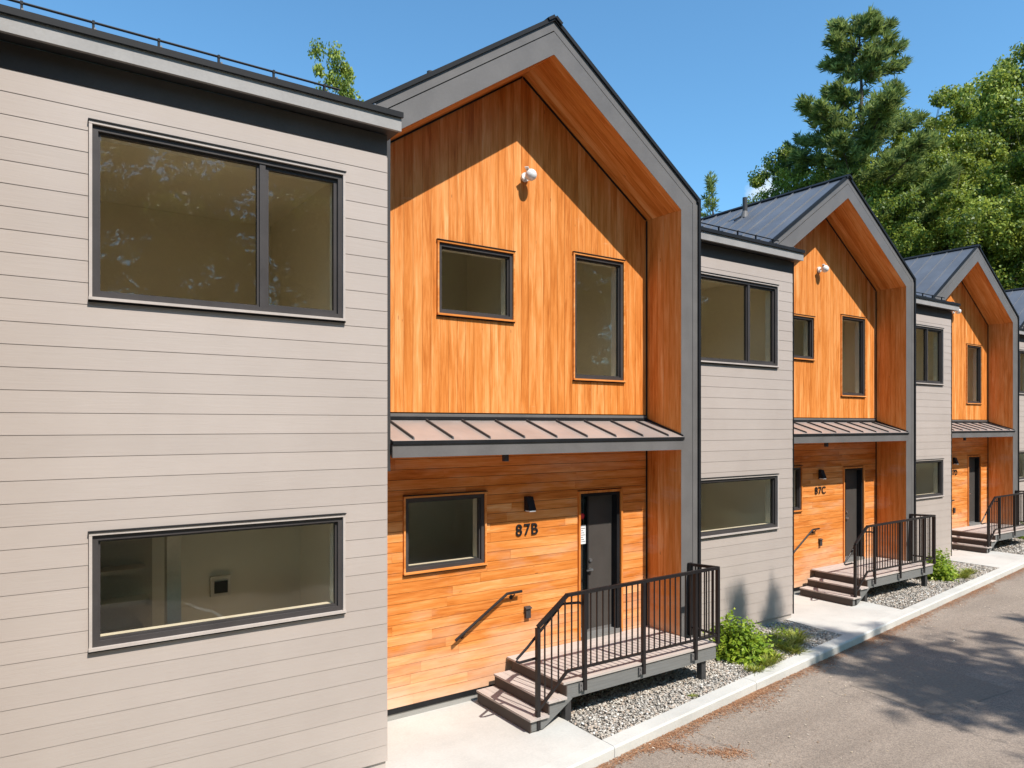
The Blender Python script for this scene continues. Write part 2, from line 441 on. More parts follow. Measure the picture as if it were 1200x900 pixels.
# ------------------------------------------------------------------ mesh helpers
class MB:
    def __init__(self, grain=(1, 0, 0)):
        self.v = []; self.f = []; self.mi = []
        self.g = Vector(grain).normalized()
        self.off = (random.random() * 30, random.random() * 30)
        self.smooth = False
    def add(self, vs, fs, mi=0):
        n = len(self.v)
        self.v += [tuple(p) for p in vs]
        for f in fs:
            self.f.append(tuple(i + n for i in f)); self.mi.append(mi)
    def box(self, x0, x1, y0, y1, z0, z1, mi=0):
        self.add([(x0, y0, z0), (x1, y0, z0), (x1, y1, z0), (x0, y1, z0), (x0, y0, z1), (x1, y0, z1), (x1, y1, z1), (x0, y1, z1)],
                 [(0, 3, 2, 1), (4, 5, 6, 7), (0, 1, 5, 4), (1, 2, 6, 5), (2, 3, 7, 6), (3, 0, 4, 7)], mi)
        return self
    def prism_xz(self, pts, yf, yb, mi=0):
        """polygon of (x, z) counter-clockwise seen from -Y, extruded from yf (front; number or list) to yb"""
        n = len(pts)
        fr = yf if isinstance(yf, (list, tuple)) else [yf] * n
        vs = [(p[0], fr[i], p[1]) for i, p in enumerate(pts)] + [(p[0], yb, p[1]) for p in pts]
        fs = [tuple(range(n)), tuple(reversed(range(n, 2 * n)))]
        for i in range(n):
            j = (i + 1) % n
            fs.append((i, i + n, j + n, j))
        self.add(vs, fs, mi)
        return self
    def prism_yz(self, pts, x0, x1, mi=0):
        n = len(pts)
        vs = [(x0, p[0], p[1]) for p in pts] + [(x1, p[0], p[1]) for p in pts]
        fs = [tuple(range(n)), tuple(reversed(range(n, 2 * n)))]
        for i in range(n):
            j = (i + 1) % n
            fs.append((i, i + n, j + n, j))
        self.add(vs, fs, mi)
        return self
    def prism_xy(self, pts, z0, z1, mi=0):
        n = len(pts)
        vs = [(p[0], p[1], z1) for p in pts] + [(p[0], p[1], z0) for p in pts]
        fs = [tuple(range(n)), tuple(reversed(range(n, 2 * n)))]
        for i in range(n):
            j = (i + 1) % n
            fs.append((i, i + n, j + n, j))
        self.add(vs, fs, mi)
        return self
    def tube(self, pts, r, n=8, r1=None, caps=True):
        pts = [Vector(p) for p in pts]
        m = len(pts)
        rs = r if isinstance(r, (list, tuple)) else [r + ((r1 if r1 is not None else r) - r) * i / max(1, m - 1) for i in range(m)]
        rings = []
        up0 = None
        for i, p in enumerate(pts):
            if i == 0: d = pts[1] - p
            elif i == m - 1: d = p - pts[i - 1]
            else: d = (pts[i + 1] - p).normalized() + (p - pts[i - 1]).normalized()
            d.normalize()
            if up0 is None:
                up0 = Vector((0, 0, 1)) if abs(d.z) < 0.9 else Vector((1, 0, 0))
            a = d.cross(up0)
            if a.length < 1e-4: a = d.cross(Vector((0, 1, 0)))
            a.normalize(); b = d.cross(a).normalized()
            up0 = -b if False else up0
            rings.append([p + (a * math.cos(2 * math.pi * k / n) + b * math.sin(2 * math.pi * k / n)) * rs[i] for k in range(n)])
        vs = [q for ring in rings for q in ring]
        fs = []
        for i in range(m - 1):
            for k in range(n):
                k2 = (k + 1) % n
                fs.append((i * n + k, (i + 1) * n + k, (i + 1) * n + k2, i * n + k2))
        if caps:
            fs.append(tuple(range(n)))
            fs.append(tuple(reversed(range((m - 1) * n, m * n))))
        self.add(vs, fs)
        return self
    def bar(self, p, q, w, h):
        """rectangular bar from p to q; w across, h in the vertical sense"""
        p = Vector(p); q = Vector(q); d = (q - p).normalized()
        up = Vector((0, 0, 1)) if abs(d.z) < 0.95 else Vector((1, 0, 0))
        a = d.cross(up).normalized() * w / 2
        b = a.cross(d).normalized() * h / 2
        vs = [p - a - b, p + a - b, p + a + b, p - a + b, q - a - b, q + a - b, q + a + b, q - a + b]
        self.add(vs, [(0, 1, 2, 3), (7, 6, 5, 4), (0, 4, 5, 1), (1, 5, 6, 2), (2, 6, 7, 3), (3, 7, 4, 0)])
        return self
    def sphere(self, c, r, seg=14, rings=8, sz=1.0):
        c = Vector(c); vs = []; fs = []
        for i in range(rings + 1):
            t = math.pi * i / rings
            for k in range(seg):
                a = 2 * math.pi * k / seg
                vs.append(c + Vector((r * math.sin(t) * math.cos(a), r * math.sin(t) * math.sin(a), r * sz * math.cos(t))))
        for i in range(rings):
            for k in range(seg):
                k2 = (k + 1) % seg
                fs.append((i * seg + k, (i + 1) * seg + k, (i + 1) * seg + k2, i * seg + k2))
        self.add(vs, fs)
        return self
    def mesh(self, name, off=(0, 0, 0)):
        me = bpy.data.meshes.new(name)
        o = Vector(off)
        vs = [(p[0] - o.x, p[1] - o.y, p[2] - o.z) for p in self.v]
        me.from_pydata(vs, [], self.f)
        uvl = me.uv_layers.new(name='UVMap')
        g = self.g
        h1 = g.cross(Vector((0.36, 0.48, 0.8))).normalized() if False else None
        ax = [Vector((1, 0, 0)), Vector((0, 1, 0)), Vector((0, 0, 1))]
        V = np.array(self.v, dtype=float)
        gu = V @ np.array(g)
        rest = V - np.outer(gu, np.array(g))
        gv = rest.sum(axis=1)
        li = np.zeros(len(me.loops), dtype=np.int32); me.loops.foreach_get('vertex_index', li)
        uv = np.stack([gu[li] + self.off[0], gv[li] + self.off[1]], axis=1).ravel()
        uvl.data.foreach_set('uv', uv)
        me.update()
        if self.smooth:
            me.polygons.foreach_set('use_smooth', [True] * len(me.polygons))
        return me

ROOT = {}
def link(name, me, parent=None):
    o = bpy.data.objects.new(name, me)
    C.objects.link(o)
    if parent is not None:
        o.parent = parent
    return o
def root_off(parent):
    while parent is not None and parent.parent is not None:
        parent = parent.parent
    return ROOT.get(parent.name, Vector((0, 0, 0))) if parent else Vector((0, 0, 0))
def obj(name, mb, mats, parent=None, label=None, kind=None):
    off = root_off(parent) if parent is not None else (0, 0, 0)
    me = mb.mesh(name, off)
    for m in (mats if isinstance(mats, (list, tuple)) else [mats]):
        me.materials.append(m)
    if len(set(mb.mi)) > 1:
        me.polygons.foreach_set('material_index', mb.mi)
    o = link(name, me, parent)
    if label: o['label'] = label
    if kind: o['kind'] = kind
    return o
def thing(name, label, cat, loc, group=None):
    o = bpy.data.objects.new(name, None)
    o.empty_display_size = 0.3
    C.objects.link(o); o.location = loc
    o['label'] = label; o['category'] = cat
    if group: o['group'] = group
    ROOT[o.name] = Vector(loc)
    return o
def tag(o, label, cat, group=None):
    o['label'] = label; o['category'] = cat
    if group: o['group'] = group
    return o
def dup(o, loc=None, parent=None, label=None, skip=()):
    c = o.copy(); C.objects.link(c)
    if parent is not None: c.parent = parent
    if loc is not None: c.location = loc
    if label: c['label'] = label
    for ch in list(CH.get(o.name, [])):
        if ch.name in skip: continue
        dup(ch, parent=c, skip=skip)
    return c
CH = {}
def index_children():
    CH.clear()
    for o in list(C.objects):
        if o.parent is not None:
            CH.setdefault(o.parent.name, []).append(o)

# ------------------------------------------------------------------ layout constants (unit 87B; z up from ground)
DX, DY = 8.795, 1.169
YG, YF, YW = 7.036, 7.441, 8.15
XL, XR = -0.19, 3.267            # grey block
XI, XA = 8.199, 5.811            # inner frame edge, apex
XIL = 3.423
ZK, ZA = 6.806, 8.418            # inner knee, inner apex
SL = (ZA - ZK) / (XI - XA)
WX0 = 3.285
def gable_z(x, d=0.0):
    return ZA + d / math.cos(math.atan(SL)) - SL * abs(x - XA)
def ring(d):
    """points of the gable line at offset d: right knee, apex, left knee"""
    a = math.atan(SL)
    kz = ZK + d * (math.cos(a) / (1 + math.sin(a)))
    return (XI + d, kz), (XA, ZA + d / math.cos(a)), (XIL - d, kz)

def cells(x0, x1, z0, z1, holes, topf=None, cuts=()):
    xs = {x0, x1}
    for h in holes:
        for x in (h[0], h[1]):
            if x0 < x < x1: xs.add(x)
    for x in cuts:
        if x0 < x < x1: xs.add(x)
    xs = sorted(xs)
    out = []
    for a, b in zip(xs, xs[1:]):
        if b - a < 1e-5: continue
        m = (a + b) / 2
        iv = [(z0, None)]
        hs = sorted([h for h in holes if h[0] < m < h[1]], key=lambda h: h[2])
        cur = z0
        segs = []
        for h in hs:
            if h[3] <= z0 or h[2] >= z1: continue
            if h[2] > cur: segs.append((cur, h[2], False))
            cur = max(cur, h[3])
        segs.append((cur, z1, True))
        for lo, hi, last in segs:
            ta = tb = hi
            if topf:
                ta, tb = min(hi, topf(a)), min(hi, topf(b))
            if max(ta, tb) - lo < 0.004: continue
            ta = max(ta, lo + 0.001); tb = max(tb, lo + 0.001)
            out.append((a, b, lo, ta, tb))
    return out

def groups(cs):
    """connected runs of cells, so that a board cut in two by a window becomes two boards"""
    cs = list(cs); out = []
    for c in cs:
        hit = [g for g in out if any((abs(c[0] - d[1]) < 1e-6 or abs(c[1] - d[0]) < 1e-6) and c[2] < max(d[3], d[4]) and d[2] < max(c[3], c[4]) for d in g)]
        new = [c]
        for g in hit:
            new += g; out.remove(g)
        out.append(new)
    return out

# ------------------------------------------------------------------ parts of a townhouse
WIN = dict(grey_up=(0.550, 2.801, 4.667, 6.168), grey_low=(0.550, 2.801, 1.721, 2.713),
           small=(4.473, 5.670, 5.017, 5.970), tall=(6.703, 7.714, 4.265, 6.112), low=(4.002, 5.213, 1.765, 2.732))
DOOR = (6.799, 7.668, 0.482, 2.649)
GREY_HOLES = [WIN['grey_up'], WIN['grey_low']]
UP_HOLES = [WIN['small'], WIN['tall']]
LOW_HOLES = [WIN['low'], DOOR]

def shrink(r, d):
    return (r[0] + d, r[1] - d, r[2] + d, r[3] - d)

def ring_boxes(mb, r, w, y0, y1, wb=None, wt=None):
    x0, x1, z0, z1 = r
    wb = w if wb is None else wb; wt = w if wt is None else wt
    mb.box(x0, x0 + w, y0, y1, z0 + wb, z1 - wt)
    mb.box(x1 - w, x1, y0, y1, z0 + wb, z1 - wt)
    mb.box(x0, x1, y0, y1, z0, z0 + wb)
    mb.box(x0, x1, y0, y1, z1 - wt, z1)

def build_window(root, rect, yp, trim_mat, mull=None, wood_trim=False):
    x0, x1, z0, z1 = rect
    tw = 0.024
    t = MB(); t.box(x0 - 0.004, x1 + 0.004, yp - 0.044, yp + 0.030, z0, z0 + tw); t.box(x0, x1, yp - 0.030, yp + 0.030, z1 - tw, z1)
    t.box(x0, x0 + tw, yp - 0.028, yp + 0.030, z0 + tw, z1 - tw); t.box(x1 - tw, x1, yp - 0.028, yp + 0.030, z0 + tw, z1 - tw)
    win = obj('window', t, trim_mat, root)
    f = MB(); f.box(x0 - 0.006, x1 + 0.006, yp - 0.040, yp + 0.006, z1 + 0.002, z1 + 0.012)
    obj('head_flashing', f, M_BLACK, win)
    f = MB(); f.box(x0 - 0.004, x1 + 0.004, yp - 0.024, yp + 0.006, z0 - 0.016, z0 - 0.002)
    obj('sill_flashing', f, M_BLACK, win)
    a = shrink(rect, tw)
    fr = MB(); ring_boxes(fr, a, 0.046, yp - 0.004, yp + 0.095)
    obj('frame', fr, M_FRAME, win)
    b = shrink(a, 0.046)
    pans = [b] if mull is None else [(b[0], mull - 0.028, b[2], b[3]), (mull + 0.028, b[1], b[2], b[3])]
    if mull is not None:
        mm = MB(); mm.box(mull - 0.027, mull + 0.027, yp + 0.004, yp + 0.09, b[2] + 0.001, b[3] - 0.001)
        obj('mullion', mm, M_FRAME, win)
    for i, p in enumerate(pans):
        s = MB(); w = 0.018 if (i == 0) else 0.034
        ring_boxes(s, (p[0] + 0.0005, p[1] - 0.0005, p[2] + 0.0005, p[3] - 0.0005), w, yp + 0.026, yp + 0.075)
        obj('sash', s, M_FRAME, win)
        q = shrink(p, w)
        g = MB(); g.box(q[0] - 0.004, q[1] + 0.004, yp + 0.050, yp + 0.056, q[2] - 0.004, q[3] + 0.004)
        obj('pane', g, M_GLASS, win)
    # lit inner jamb and sill behind the glass
    j = MB(); ring_boxes(j, shrink(rect, 0.066), 0.012, yp + 0.096, yp + 0.20)
    obj('inner_jamb', j, M_JAMB, win)
    return win

def build_room(root, x0, x1, y0, y1, z0, z1, mat=None):
    r = MB()
    vs = [(x0, y0, z0), (x1, y0, z0), (x1, y1, z0), (x0, y1, z0), (x0, y0, z1), (x1, y0, z1), (x1, y1, z1), (x0, y1, z1)]
    r.add(vs, [(4, 7, 6, 5), (2, 3, 7, 6), (1, 2, 6, 5), (3, 0, 4, 7)])
    o = obj('interior_room', r, mat or M_ROOM, root)
    f = MB(); f.add(vs[:4], [(0, 1, 2, 3)])
    obj('room_floor', f, M_FLOOR, o)
    return o

house = thing('townhouse', 'townhouse nearest the camera, grey block beside the tall cedar gable numbered 87B', 'townhouse',
              (3.267, YG + 0.6, 0), 'townhouses in the stepped row')

# --- grey block walls
gw = MB()
for a, b, lo, ta, tb in cells(XL, XR, 0.10, 6.66, [shrink(h, 0.035) for h in GREY_HOLES]):
    gw.prism_xz([(a, lo), (b, lo), (b, tb), (a, ta)], YG + 0.024, YG + 0.16)
gw.box(XR - 0.16, XR, YG + 0.16, YW + 0.30, 0.10, 6.66)
gw.box(XL, XR, YG + 0.03, YG + 0.17, -0.3, 0.10 - 0.001)
grey_wall = obj('wall', gw, M_TRIM, house, 'grey horizontal lap siding wall')
PG = 0.1822
for k in range(35):
    zb = 0.074 + k * PG + (0.013 if k == 0 else 0); zt = 0.074 + (k + 1) * PG - 0.0006
    for grp in groups(cells(XL, XR + 0.001, zb, zt, [(h[0] - 0.002, h[1] + 0.002, h[2] - 0.017, h[3] + 0.013) for h in GREY_HOLES])):
        mb = MB((1, 0, 0))
        for a, b, lo, ta, tb in grp:
            lean = lambda z: YG + 0.0042 * (z - (0.074 + k * PG)) / PG
            mb.prism_xz([(a, lo), (b, lo), (b, tb), (a, ta)], [lean(lo), lean(lo), lean(tb), lean(ta)], YG + 0.0235)
        obj('siding_board', mb, M_SIDING, grey_wall)
fz = MB(); fz.box(XL, XR + 0.002, YG - 0.002, YG + 0.02, 6.452, 6.658)
obj('frieze_board', fz, M_FRIEZE, grey_wall)
sb = MB()      # side of the grey block
for k in range(35):
    sb.box(XR + 0.001, XR + 0.013, YG + 0.012, YW - 0.02, 0.078 + k * PG, 0.074 + (k + 1) * PG - 0.002)
o = obj('side_cladding', sb, M_SIDING, grey_wall); o['kind'] = 'stuff'
fd = MB(); fd.box(XL + 0.05, XR - 0.05, YG + 0.06, YG + 0.30, -0.25, 0.085)
obj('foundation', fd, M_FOUND, house)

# --- wood walls
GAPW = 0.127
uw = MB()
inner_top = lambda x: gable_z(x, 0.0)
for a, b, lo, ta, tb in cells(WX0, XI + 0.10, 3.60, 9.5, [shrink(h, 0.035) for h in UP_HOLES], lambda x: min(inner_top(x) + 0.15, 9.5), (XA,)):
    uw.prism_xz([(a, lo), (b, lo), (b, tb), (a, ta)], YW + 0.020, YW + 0.16)
up_wall = obj('wall', uw, M_BLACK, house, 'upper gable wall of vertical cedar boards')
x = WX0 + 0.22
xs = [WX0]
while x < XI - 0.02:
    xs.append(x); x += GAPW
xs.append(XI)
for a0, b0 in zip(xs, xs[1:]):
    for grp in groups(cells(a0 + 0.0015, b0 - 0.0015, 3.775, 9.5, [(h[0] - 0.002, h[1] + 0.002, h[2] - 0.017, h[3] + 0.013) for h in UP_HOLES], inner_top, (XA,))):
        mb = MB((0, 0, 1)); yj = YW + random.uniform(-0.0012, 0.0012)
        for a, b, lo, ta, tb in grp:
            mb.prism_xz([(a, lo), (b, lo), (b, tb), (a, ta)], yj, YW + 0.019)
        obj('board', mb, M_WOOD, up_wall)

lw = MB()
for a, b, lo, ta, tb in cells(WX0, XI + 0.02, 0.10, 3.60, [shrink(WIN['low'], 0.035), (DOOR[0] + 0.03, DOOR[1] - 0.03, DOOR[2], DOOR[3] - 0.03)]):
    lw.prism_xz([(a, lo), (b, lo), (b, tb), (a, ta)], YW + 0.020, YW + 0.16)
low_wall = obj('wall', lw, M_BLACK, house, 'lower wall of horizontal cedar boards around the door')
k = 0
z = 0.142
rr = random.Random(4)
while z < 3.36:
    zt = z + GAPW
    x = WX0 + 0.002
    joints = []
    cur = WX0 + rr.uniform(0.5, 2.0)
    while cur < XI - 0.45:
        joints.append(cur); cur += rr.uniform(1.1, 2.6)
    ed = [WX0 + 0.002] + joints + [XI - 0.002]
    for a0, b0 in zip(ed, ed[1:]):
        for grp in groups(cells(a0 + 0.001, b0 - 0.001, z + 0.0025, zt - 0.0025, [(h[0] - 0.002, h[1] + 0.002, h[2] - (0.017 if h is not DOOR else 0), h[3] + 0.013) for h in LOW_HOLES])):
            mb = MB((1, 0, 0)); yj = YW + rr.uniform(-0.0012, 0.0012)
            for a, b, lo, ta, tb in grp:
                mb.prism_xz([(a, lo), (b, lo), (b, tb), (a, ta)], yj, YW + 0.019)
            obj('board', mb, M_WOOD, low_wall)
    z = zt
st = MB(); st.box(WX0, XI, YW - 0.003, YW + 0.03, 0.075, 0.139)
obj('base_flashing', st, M_BLACK, low_wall)
fd = MB(); fd.box(WX0, XI, YW + 0.012, YW + 0.25, -0.25, 0.09)
obj('foundation', fd, M_FOUND, house)

# --- gable frame (portal) with return boards and soffit
D1, D2, D3 = 0.243, 0.256, 0.36
def band(mb, d0, d1, y0, y1, foot=0.10, left_foot=3.10):
    (kx0, kz0), (ax0, az0), (lx0, lz0) = ring(d0)
    (kx1, kz1), (ax1, az1), (lx1, lz1) = ring(d1)
    mb.prism_xz([(kx0, foot), (kx1, foot), (kx1, kz1), (kx0, kz0)], y0, y1)
    mb.prism_xz([(kx0, kz0), (kx1, kz1), (ax1, az1), (ax0, az0)], y0, y1)
    mb.prism_xz([(ax0, az0), (ax1, az1), (lx1, lz1), (lx0, lz0)], y0, y1)
fi = MB(); band(fi, 0.0, D1, YF, YF + 0.03)
fascia = obj('gable_frame', fi, M_FASCIA, house)
fo = MB(); band(fo, D2, D3, YF + 0.004, YF + 0.034)
obj('outer_fascia', fo, M_FASCIA, fascia)
body = MB(); band(body, 0.021, D3 - 0.004, YF + 0.032, YW + 0.3)
obj('frame_core', body, M_CHAR, fascia)
be = MB(); band(be, D3 + 0.001, D3 + 0.050, YF - 0.022, YF - 0.0205 + 0.05)
obj('metal_edge', be, M_BLACK, fascia)
sl = MB(); sl.box(XR + 0.016, 3.500, YF + 0.001, YW - 0.005, 3.10, ring(0)[2][1] + 0.04)
obj('side_post', sl, M_CHAR, fascia)
# return boards (right reveal)
rb = MB(); rb.box(XI + 0.0195, XI + 0.03, YF + 0.03, YW + 0.02, 0.2, ZK + 0.01)
ret = obj('wall', rb, M_BLACK, house, 'cedar clad reveal on the right of the porch')
nb = 6; pw = (YW - YF - 0.004) / nb
for i in range(nb):
    y0 = YF + 0.002 + i * pw
    mb = MB((0, 0, 1)); mb.box(XI + random.uniform(-0.0012, 0.0012), XI + 0.019, y0 + (0.0015 if i else 0), y0 + pw - 0.0015, 0.42, ZK - 0.001)
    obj('board', mb, M_WOOD, ret)
bd = MB(); bd.box(XI - 0.022, XI - 0.003, YW - 0.018, YW - 0.002, 0.49, ZK - 0.012)
obj('corner_bead', bd, M_BLACK, ret)
# soffit boards run with the rake
sf = MB()
a = math.atan(SL)
sf_root = None
for side in (1, -1):
    ex = Vector((side * math.cos(a), 0, -math.sin(a)))
    nrm = Vector((side * math.sin(a), 0, math.cos(a)))
    ap = Vector((XA, 0, ZA))
    ln = (Vector((XI, 0, ZK)) - ap).length
    bk = MB()
    for (u0, u1) in ((0.0, ln),):
        p = [ap + nrm * 0.0195, ap + nrm * 0.0195 + ex * (ln + 0.0), ap + nrm * 0.03 + ex * (ln + 0.0), ap + nrm * 0.03]
        bk.add([(q.x, YF + 0.03, q.z) for q in p] + [(q.x, YW + 0.02, q.z) for q in p],
               [(0, 1, 2, 3), (7, 6, 5, 4), (0, 4, 5, 1), (1, 5, 6, 2), (2, 6, 7, 3), (3, 7, 4, 0)])
    so = obj('soffit', bk, M_BLACK, house)
    for i in range(nb):
        y0 = YF + 0.002 + i * pw; y1 = y0 + pw - 0.0015
        mb = MB((ex.x, 0, ex.z))
        d = random.uniform(-0.001, 0.001)
        p = [ap + nrm * d + Vector((0, 0, 0)), ap + ex * ln + nrm * d, ap + ex * ln + nrm * 0.019 , ap + nrm * 0.019]
        mb.add([(q.x, y0 + 0.0015, q.z) for q in p] + [(q.x, y1, q.z) for q in p],
               [(0, 1, 2, 3), (7, 6, 5, 4), (0, 4, 5, 1), (1, 5, 6, 2), (2, 6, 7, 3), (3, 7, 4, 0)])
        obj('board', mb, M_WOOD, so)
    bm_ = MB()
    p = [ap - nrm * 0.004 + ex * 0.02, ap - nrm * 0.004 + ex * (ln - 0.02), ap - nrm * 0.024 + ex * (ln - 0.03), ap - nrm * 0.024 + ex * 0.03]
    bm_.add([(q.x, YW - 0.018, q.z) for q in p] + [(q.x, YW - 0.002, q.z) for q in p],
            [(0, 1, 2, 3), (7, 6, 5, 4), (0, 4, 5, 1), (1, 5, 6, 2), (2, 6, 7, 3), (3, 7, 4, 0)])
    obj('corner_bead', bm_, M_BLACK, so)

# --- bodies, side and back walls
YB = 16.6
bw = MB()
bw.box(XI + 0.03, XI + D3 - 0.01, YF + 0.6, YB, -0.2, 6.9)
bw.box(XL + 0.02, XI + 0.3, YB - 0.2, YB, -0.2, 6.8)
bw.prism_xz([(XIL - 0.3, 6.8), (XI + 0.3, 6.8), (XA, gable_z(XA, D3) - 0.05)], YB - 0.2, YB)
obj('wall', bw, M_SIDING, house, 'side and rear walls in grey siding')

# --- gable roof
(rkx, rkz), (rax, raz), (rlx, rlz) = ring(D3 + 0.023)
roof = MB()
def slope_pts(side, t0, t1, y0, y1, h0, h1):
    a = math.atan(SL)
    ex = Vector((side * math.cos(a), 0, -math.sin(a))); nrm = Vector((side * math.sin(a), 0, math.cos(a)))
    ap = Vector((rax, 0, raz))
    out = []
    for y in (y0, y1):
        for (t, h) in ((t0, h0), (t1, h0), (t1, h1), (t0, h1)):
            q = ap + ex * t + nrm * h
            out.append((q.x, y, q.z))
    return out
BF = [(0, 1, 2, 3), (7, 6, 5, 4), (0, 4, 5, 1), (1, 5, 6, 2), (2, 6, 7, 3), (3, 7, 4, 0)]
slen = (Vector((rkx, 0, rkz)) - Vector((rax, 0, raz))).length
roof.add(slope_pts(1, 0, slen, YF - 0.02, YB + 0.1, -0.02, 0.0), BF)
roof.add(slope_pts(-1, 0, slen, YF - 0.02, YB + 0.1, -0.02, 0.0), BF)
roof_o = obj('roof', roof, M_ROOF, house, 'dark standing seam metal gable roof')
y = YF + 0.36; seams_l = 0
while y < YB:
    for side in (1, -1):
        sm = MB(); sm.add(slope_pts(side, 0.05, slen - 0.005, y, y + 0.014, 0.0005, 0.024), BF)
        obj('seam', sm, M_ROOF, roof_o)
    y += 0.43
ca = MB()
for side in (1, -1):
    ca.add(slope_pts(side, 0.0, 0.12, YF - 0.040, YB + 0.12, 0.002, 0.040), BF)
obj('ridge_cap', ca, M_BLACK, roof_o)
eg = MB()
eg.add(slope_pts(1, slen - 0.03, slen + 0.002, YF - 0.025, YB + 0.1, -0.05, 0.012), BF)
obj('drip_edge', eg, M_BLACK, roof_o)

# --- pipe vent on the left slope
px_, py_ = 5.135, 9.545
pz_ = raz - SL * (rax - px_)
pv = MB(); pv.tube([(px_, py_, pz_ - 0.1), (px_, py_, pz_ + 0.42)], 0.055, 14); pv.smooth = False
vent = obj('vent_pipe', pv, M_CHAR, house)
pb = MB(); pb.tube([(px_ - 0.02, py_, pz_ - 0.06), (px_, py_, pz_ + 0.10)], [0.10, 0.060], 14)
obj('boot', pb, M_FASCIA, vent)
pc = MB(); pc.bar((px_ - 0.25, py_ + 0.1, pz_ - 0.13), (px_ - 0.04, py_ + 0.02, pz_ + 0.02), 0.03, 0.03)
obj('snow_diverter', pc, M_BLACK, vent)

# --- grey block roof and eave
GS = 0.2
def groof(y): return 6.850 + GS * (y - 6.85)
gr = MB()
gr.prism_yz([(6.85, 6.80), (8.32, groof(8.32) - 0.05), (8.32, groof(8.32)), (6.85, groof(6.85))], XL - 0.0, 3.36)
gr.prism_yz([(8.321, groof(8.32) - 0.05), (YB, groof(YB) - 0.05), (YB, groof(YB)), (8.321, groof(8.32))], XL - 1.2, 5.2)
groof_o = obj('roof', gr, M_ROOF, house, 'low slope metal roof over the grey block')
ev = MB(); ev.box(XL, 3.355, 6.867, 6.905, 6.666, 6.799)
obj('eave_fascia', ev, M_EAVE, groof_o)
ev = MB(); ev.box(XL, 3.366, 6.840, 6.866, 6.801, 6.857)
obj('drip_edge', ev, M_BLACK, groof_o)
ev = MB(); ev.box(XL, 3.350, 6.906, YG + 0.02, 6.672, 6.69)
ev.box(XR + 0.02, 3.350, YG + 0.021, YF - 0.002, 6.672, 6.69)
ev.box(3.335, 3.352, 6.906, YF - 0.002, 6.692, 6.82)
obj('eave_soffit', ev, M_CHAR, groof_o)
gy = 0.08
while gy < 3.3:
    sm = MB(); sm.prism_yz([(6.86, groof(6.86)), (10.0, groof(10.0)), (10.0, groof(10.0) + 0.032), (6.86, groof(6.86) + 0.028)], gy, gy + 0.016)
    obj('seam', sm, M_ROOF, groof_o)
    gy += 0.495
sg = MB(); sg.tube([(XL + 0.05, 6.95, 6.962), (2.72, 6.95, 6.962)], 0.011, 8)
snow = obj('snow_guard', sg, M_BLACK, house)
gx = 0.08
while gx < 2.8:
    cl = MB(); cl.box(gx - 0.006, gx + 0.012, 6.94, 6.965, groof(6.95) + 0.004, 6.952)
    cl.box(gx - 0.007, gx + 0.013, 6.936, 6.966, 6.948, 6.975)
    obj('clamp', cl, M_BLACK, snow)
    gx += 0.495
# --- canopy
CZ0, CZ1 = 3.44, 3.68
cp = MB()
YC = 7.395
cp.prism_yz([(YC, CZ0 - 0.035), (YW - 0.004, CZ0 - 0.035), (YW - 0.004, CZ1 - 0.012), (YC, CZ0 - 0.004)], 3.502, XI - 0.004)
canopy = obj('canopy', cp, M_CHAR, house)
def canz(y): return CZ0 + (CZ1 - CZ0) * (y - YC) / (YW - YC)
cs = MB(); cs.prism_yz([(YC - 0.012, canz(YC - 0.012) - 0.003), (YW - 0.004, canz(YW) - 0.010), (YW - 0.004, canz(YW)), (YC - 0.012, canz(YC - 0.012) + 0.004)], 3.502, XI - 0.003)
obj('roof_sheet', cs, M_CANOPY, canopy)
for i in range(10):
    sx = 3.76 + i * 0.5175 - 0.0 if False else 3.262 + i * 0.516
    if sx < 3.52 or sx > XI - 0.05: continue
    sm = MB(); sm.prism_yz([(YC + 0.015, canz(YC + 0.015) + 0.0), (YW - 0.06, canz(YW - 0.06)), (YW - 0.06, canz(YW - 0.06) + 0.032), (YC + 0.03, canz(YC + 0.03) + 0.032)], sx - 0.009, sx + 0.009)
    obj('seam', sm, M_CHAR, canopy)
ce = MB(); ce.box(3.502, XI - 0.001, YC - 0.020, YC - 0.002, CZ0 - 0.042, CZ0 - 0.002)
obj('drip_edge', ce, M_BLACK, canopy)
cf = MB(); cf.box(3.502, XI - 0.002, YC - 0.004, YC + 0.03, 3.251, CZ0 - 0.043)
obj('canopy_fascia', cf, M_FASCIA, canopy)
cu = MB((1, 0, 0)); cu.box(3.502, XI - 0.003, YC + 0.031, YW - 0.003, 3.262, 3.285)
obj('canopy_soffit', cu, M_WOOD, canopy)
cf = MB(); cf.box(3.502, XI - 0.004, YW - 0.030, YW - 0.003, 3.682, 3.720); 
obj('head_flashing', cf, M_BLACK, canopy)
cf = MB(); cf.box(3.502, XI - 0.004, YW - 0.014, YW - 0.002, 3.7215, 3.760)
obj('wall_flashing', cf, M_FASCIA, canopy)
cf = MB(); cf.prism_yz([(YC + 0.0, canz(YC) + 0.004), (YW - 0.03, canz(YW) + 0.002), (YW - 0.03, canz(YW) + 0.030), (YC, canz(YC) + 0.030)], XI - 0.016, XI - 0.0035)
obj('side_flashing', cf, M_BLACK, canopy)

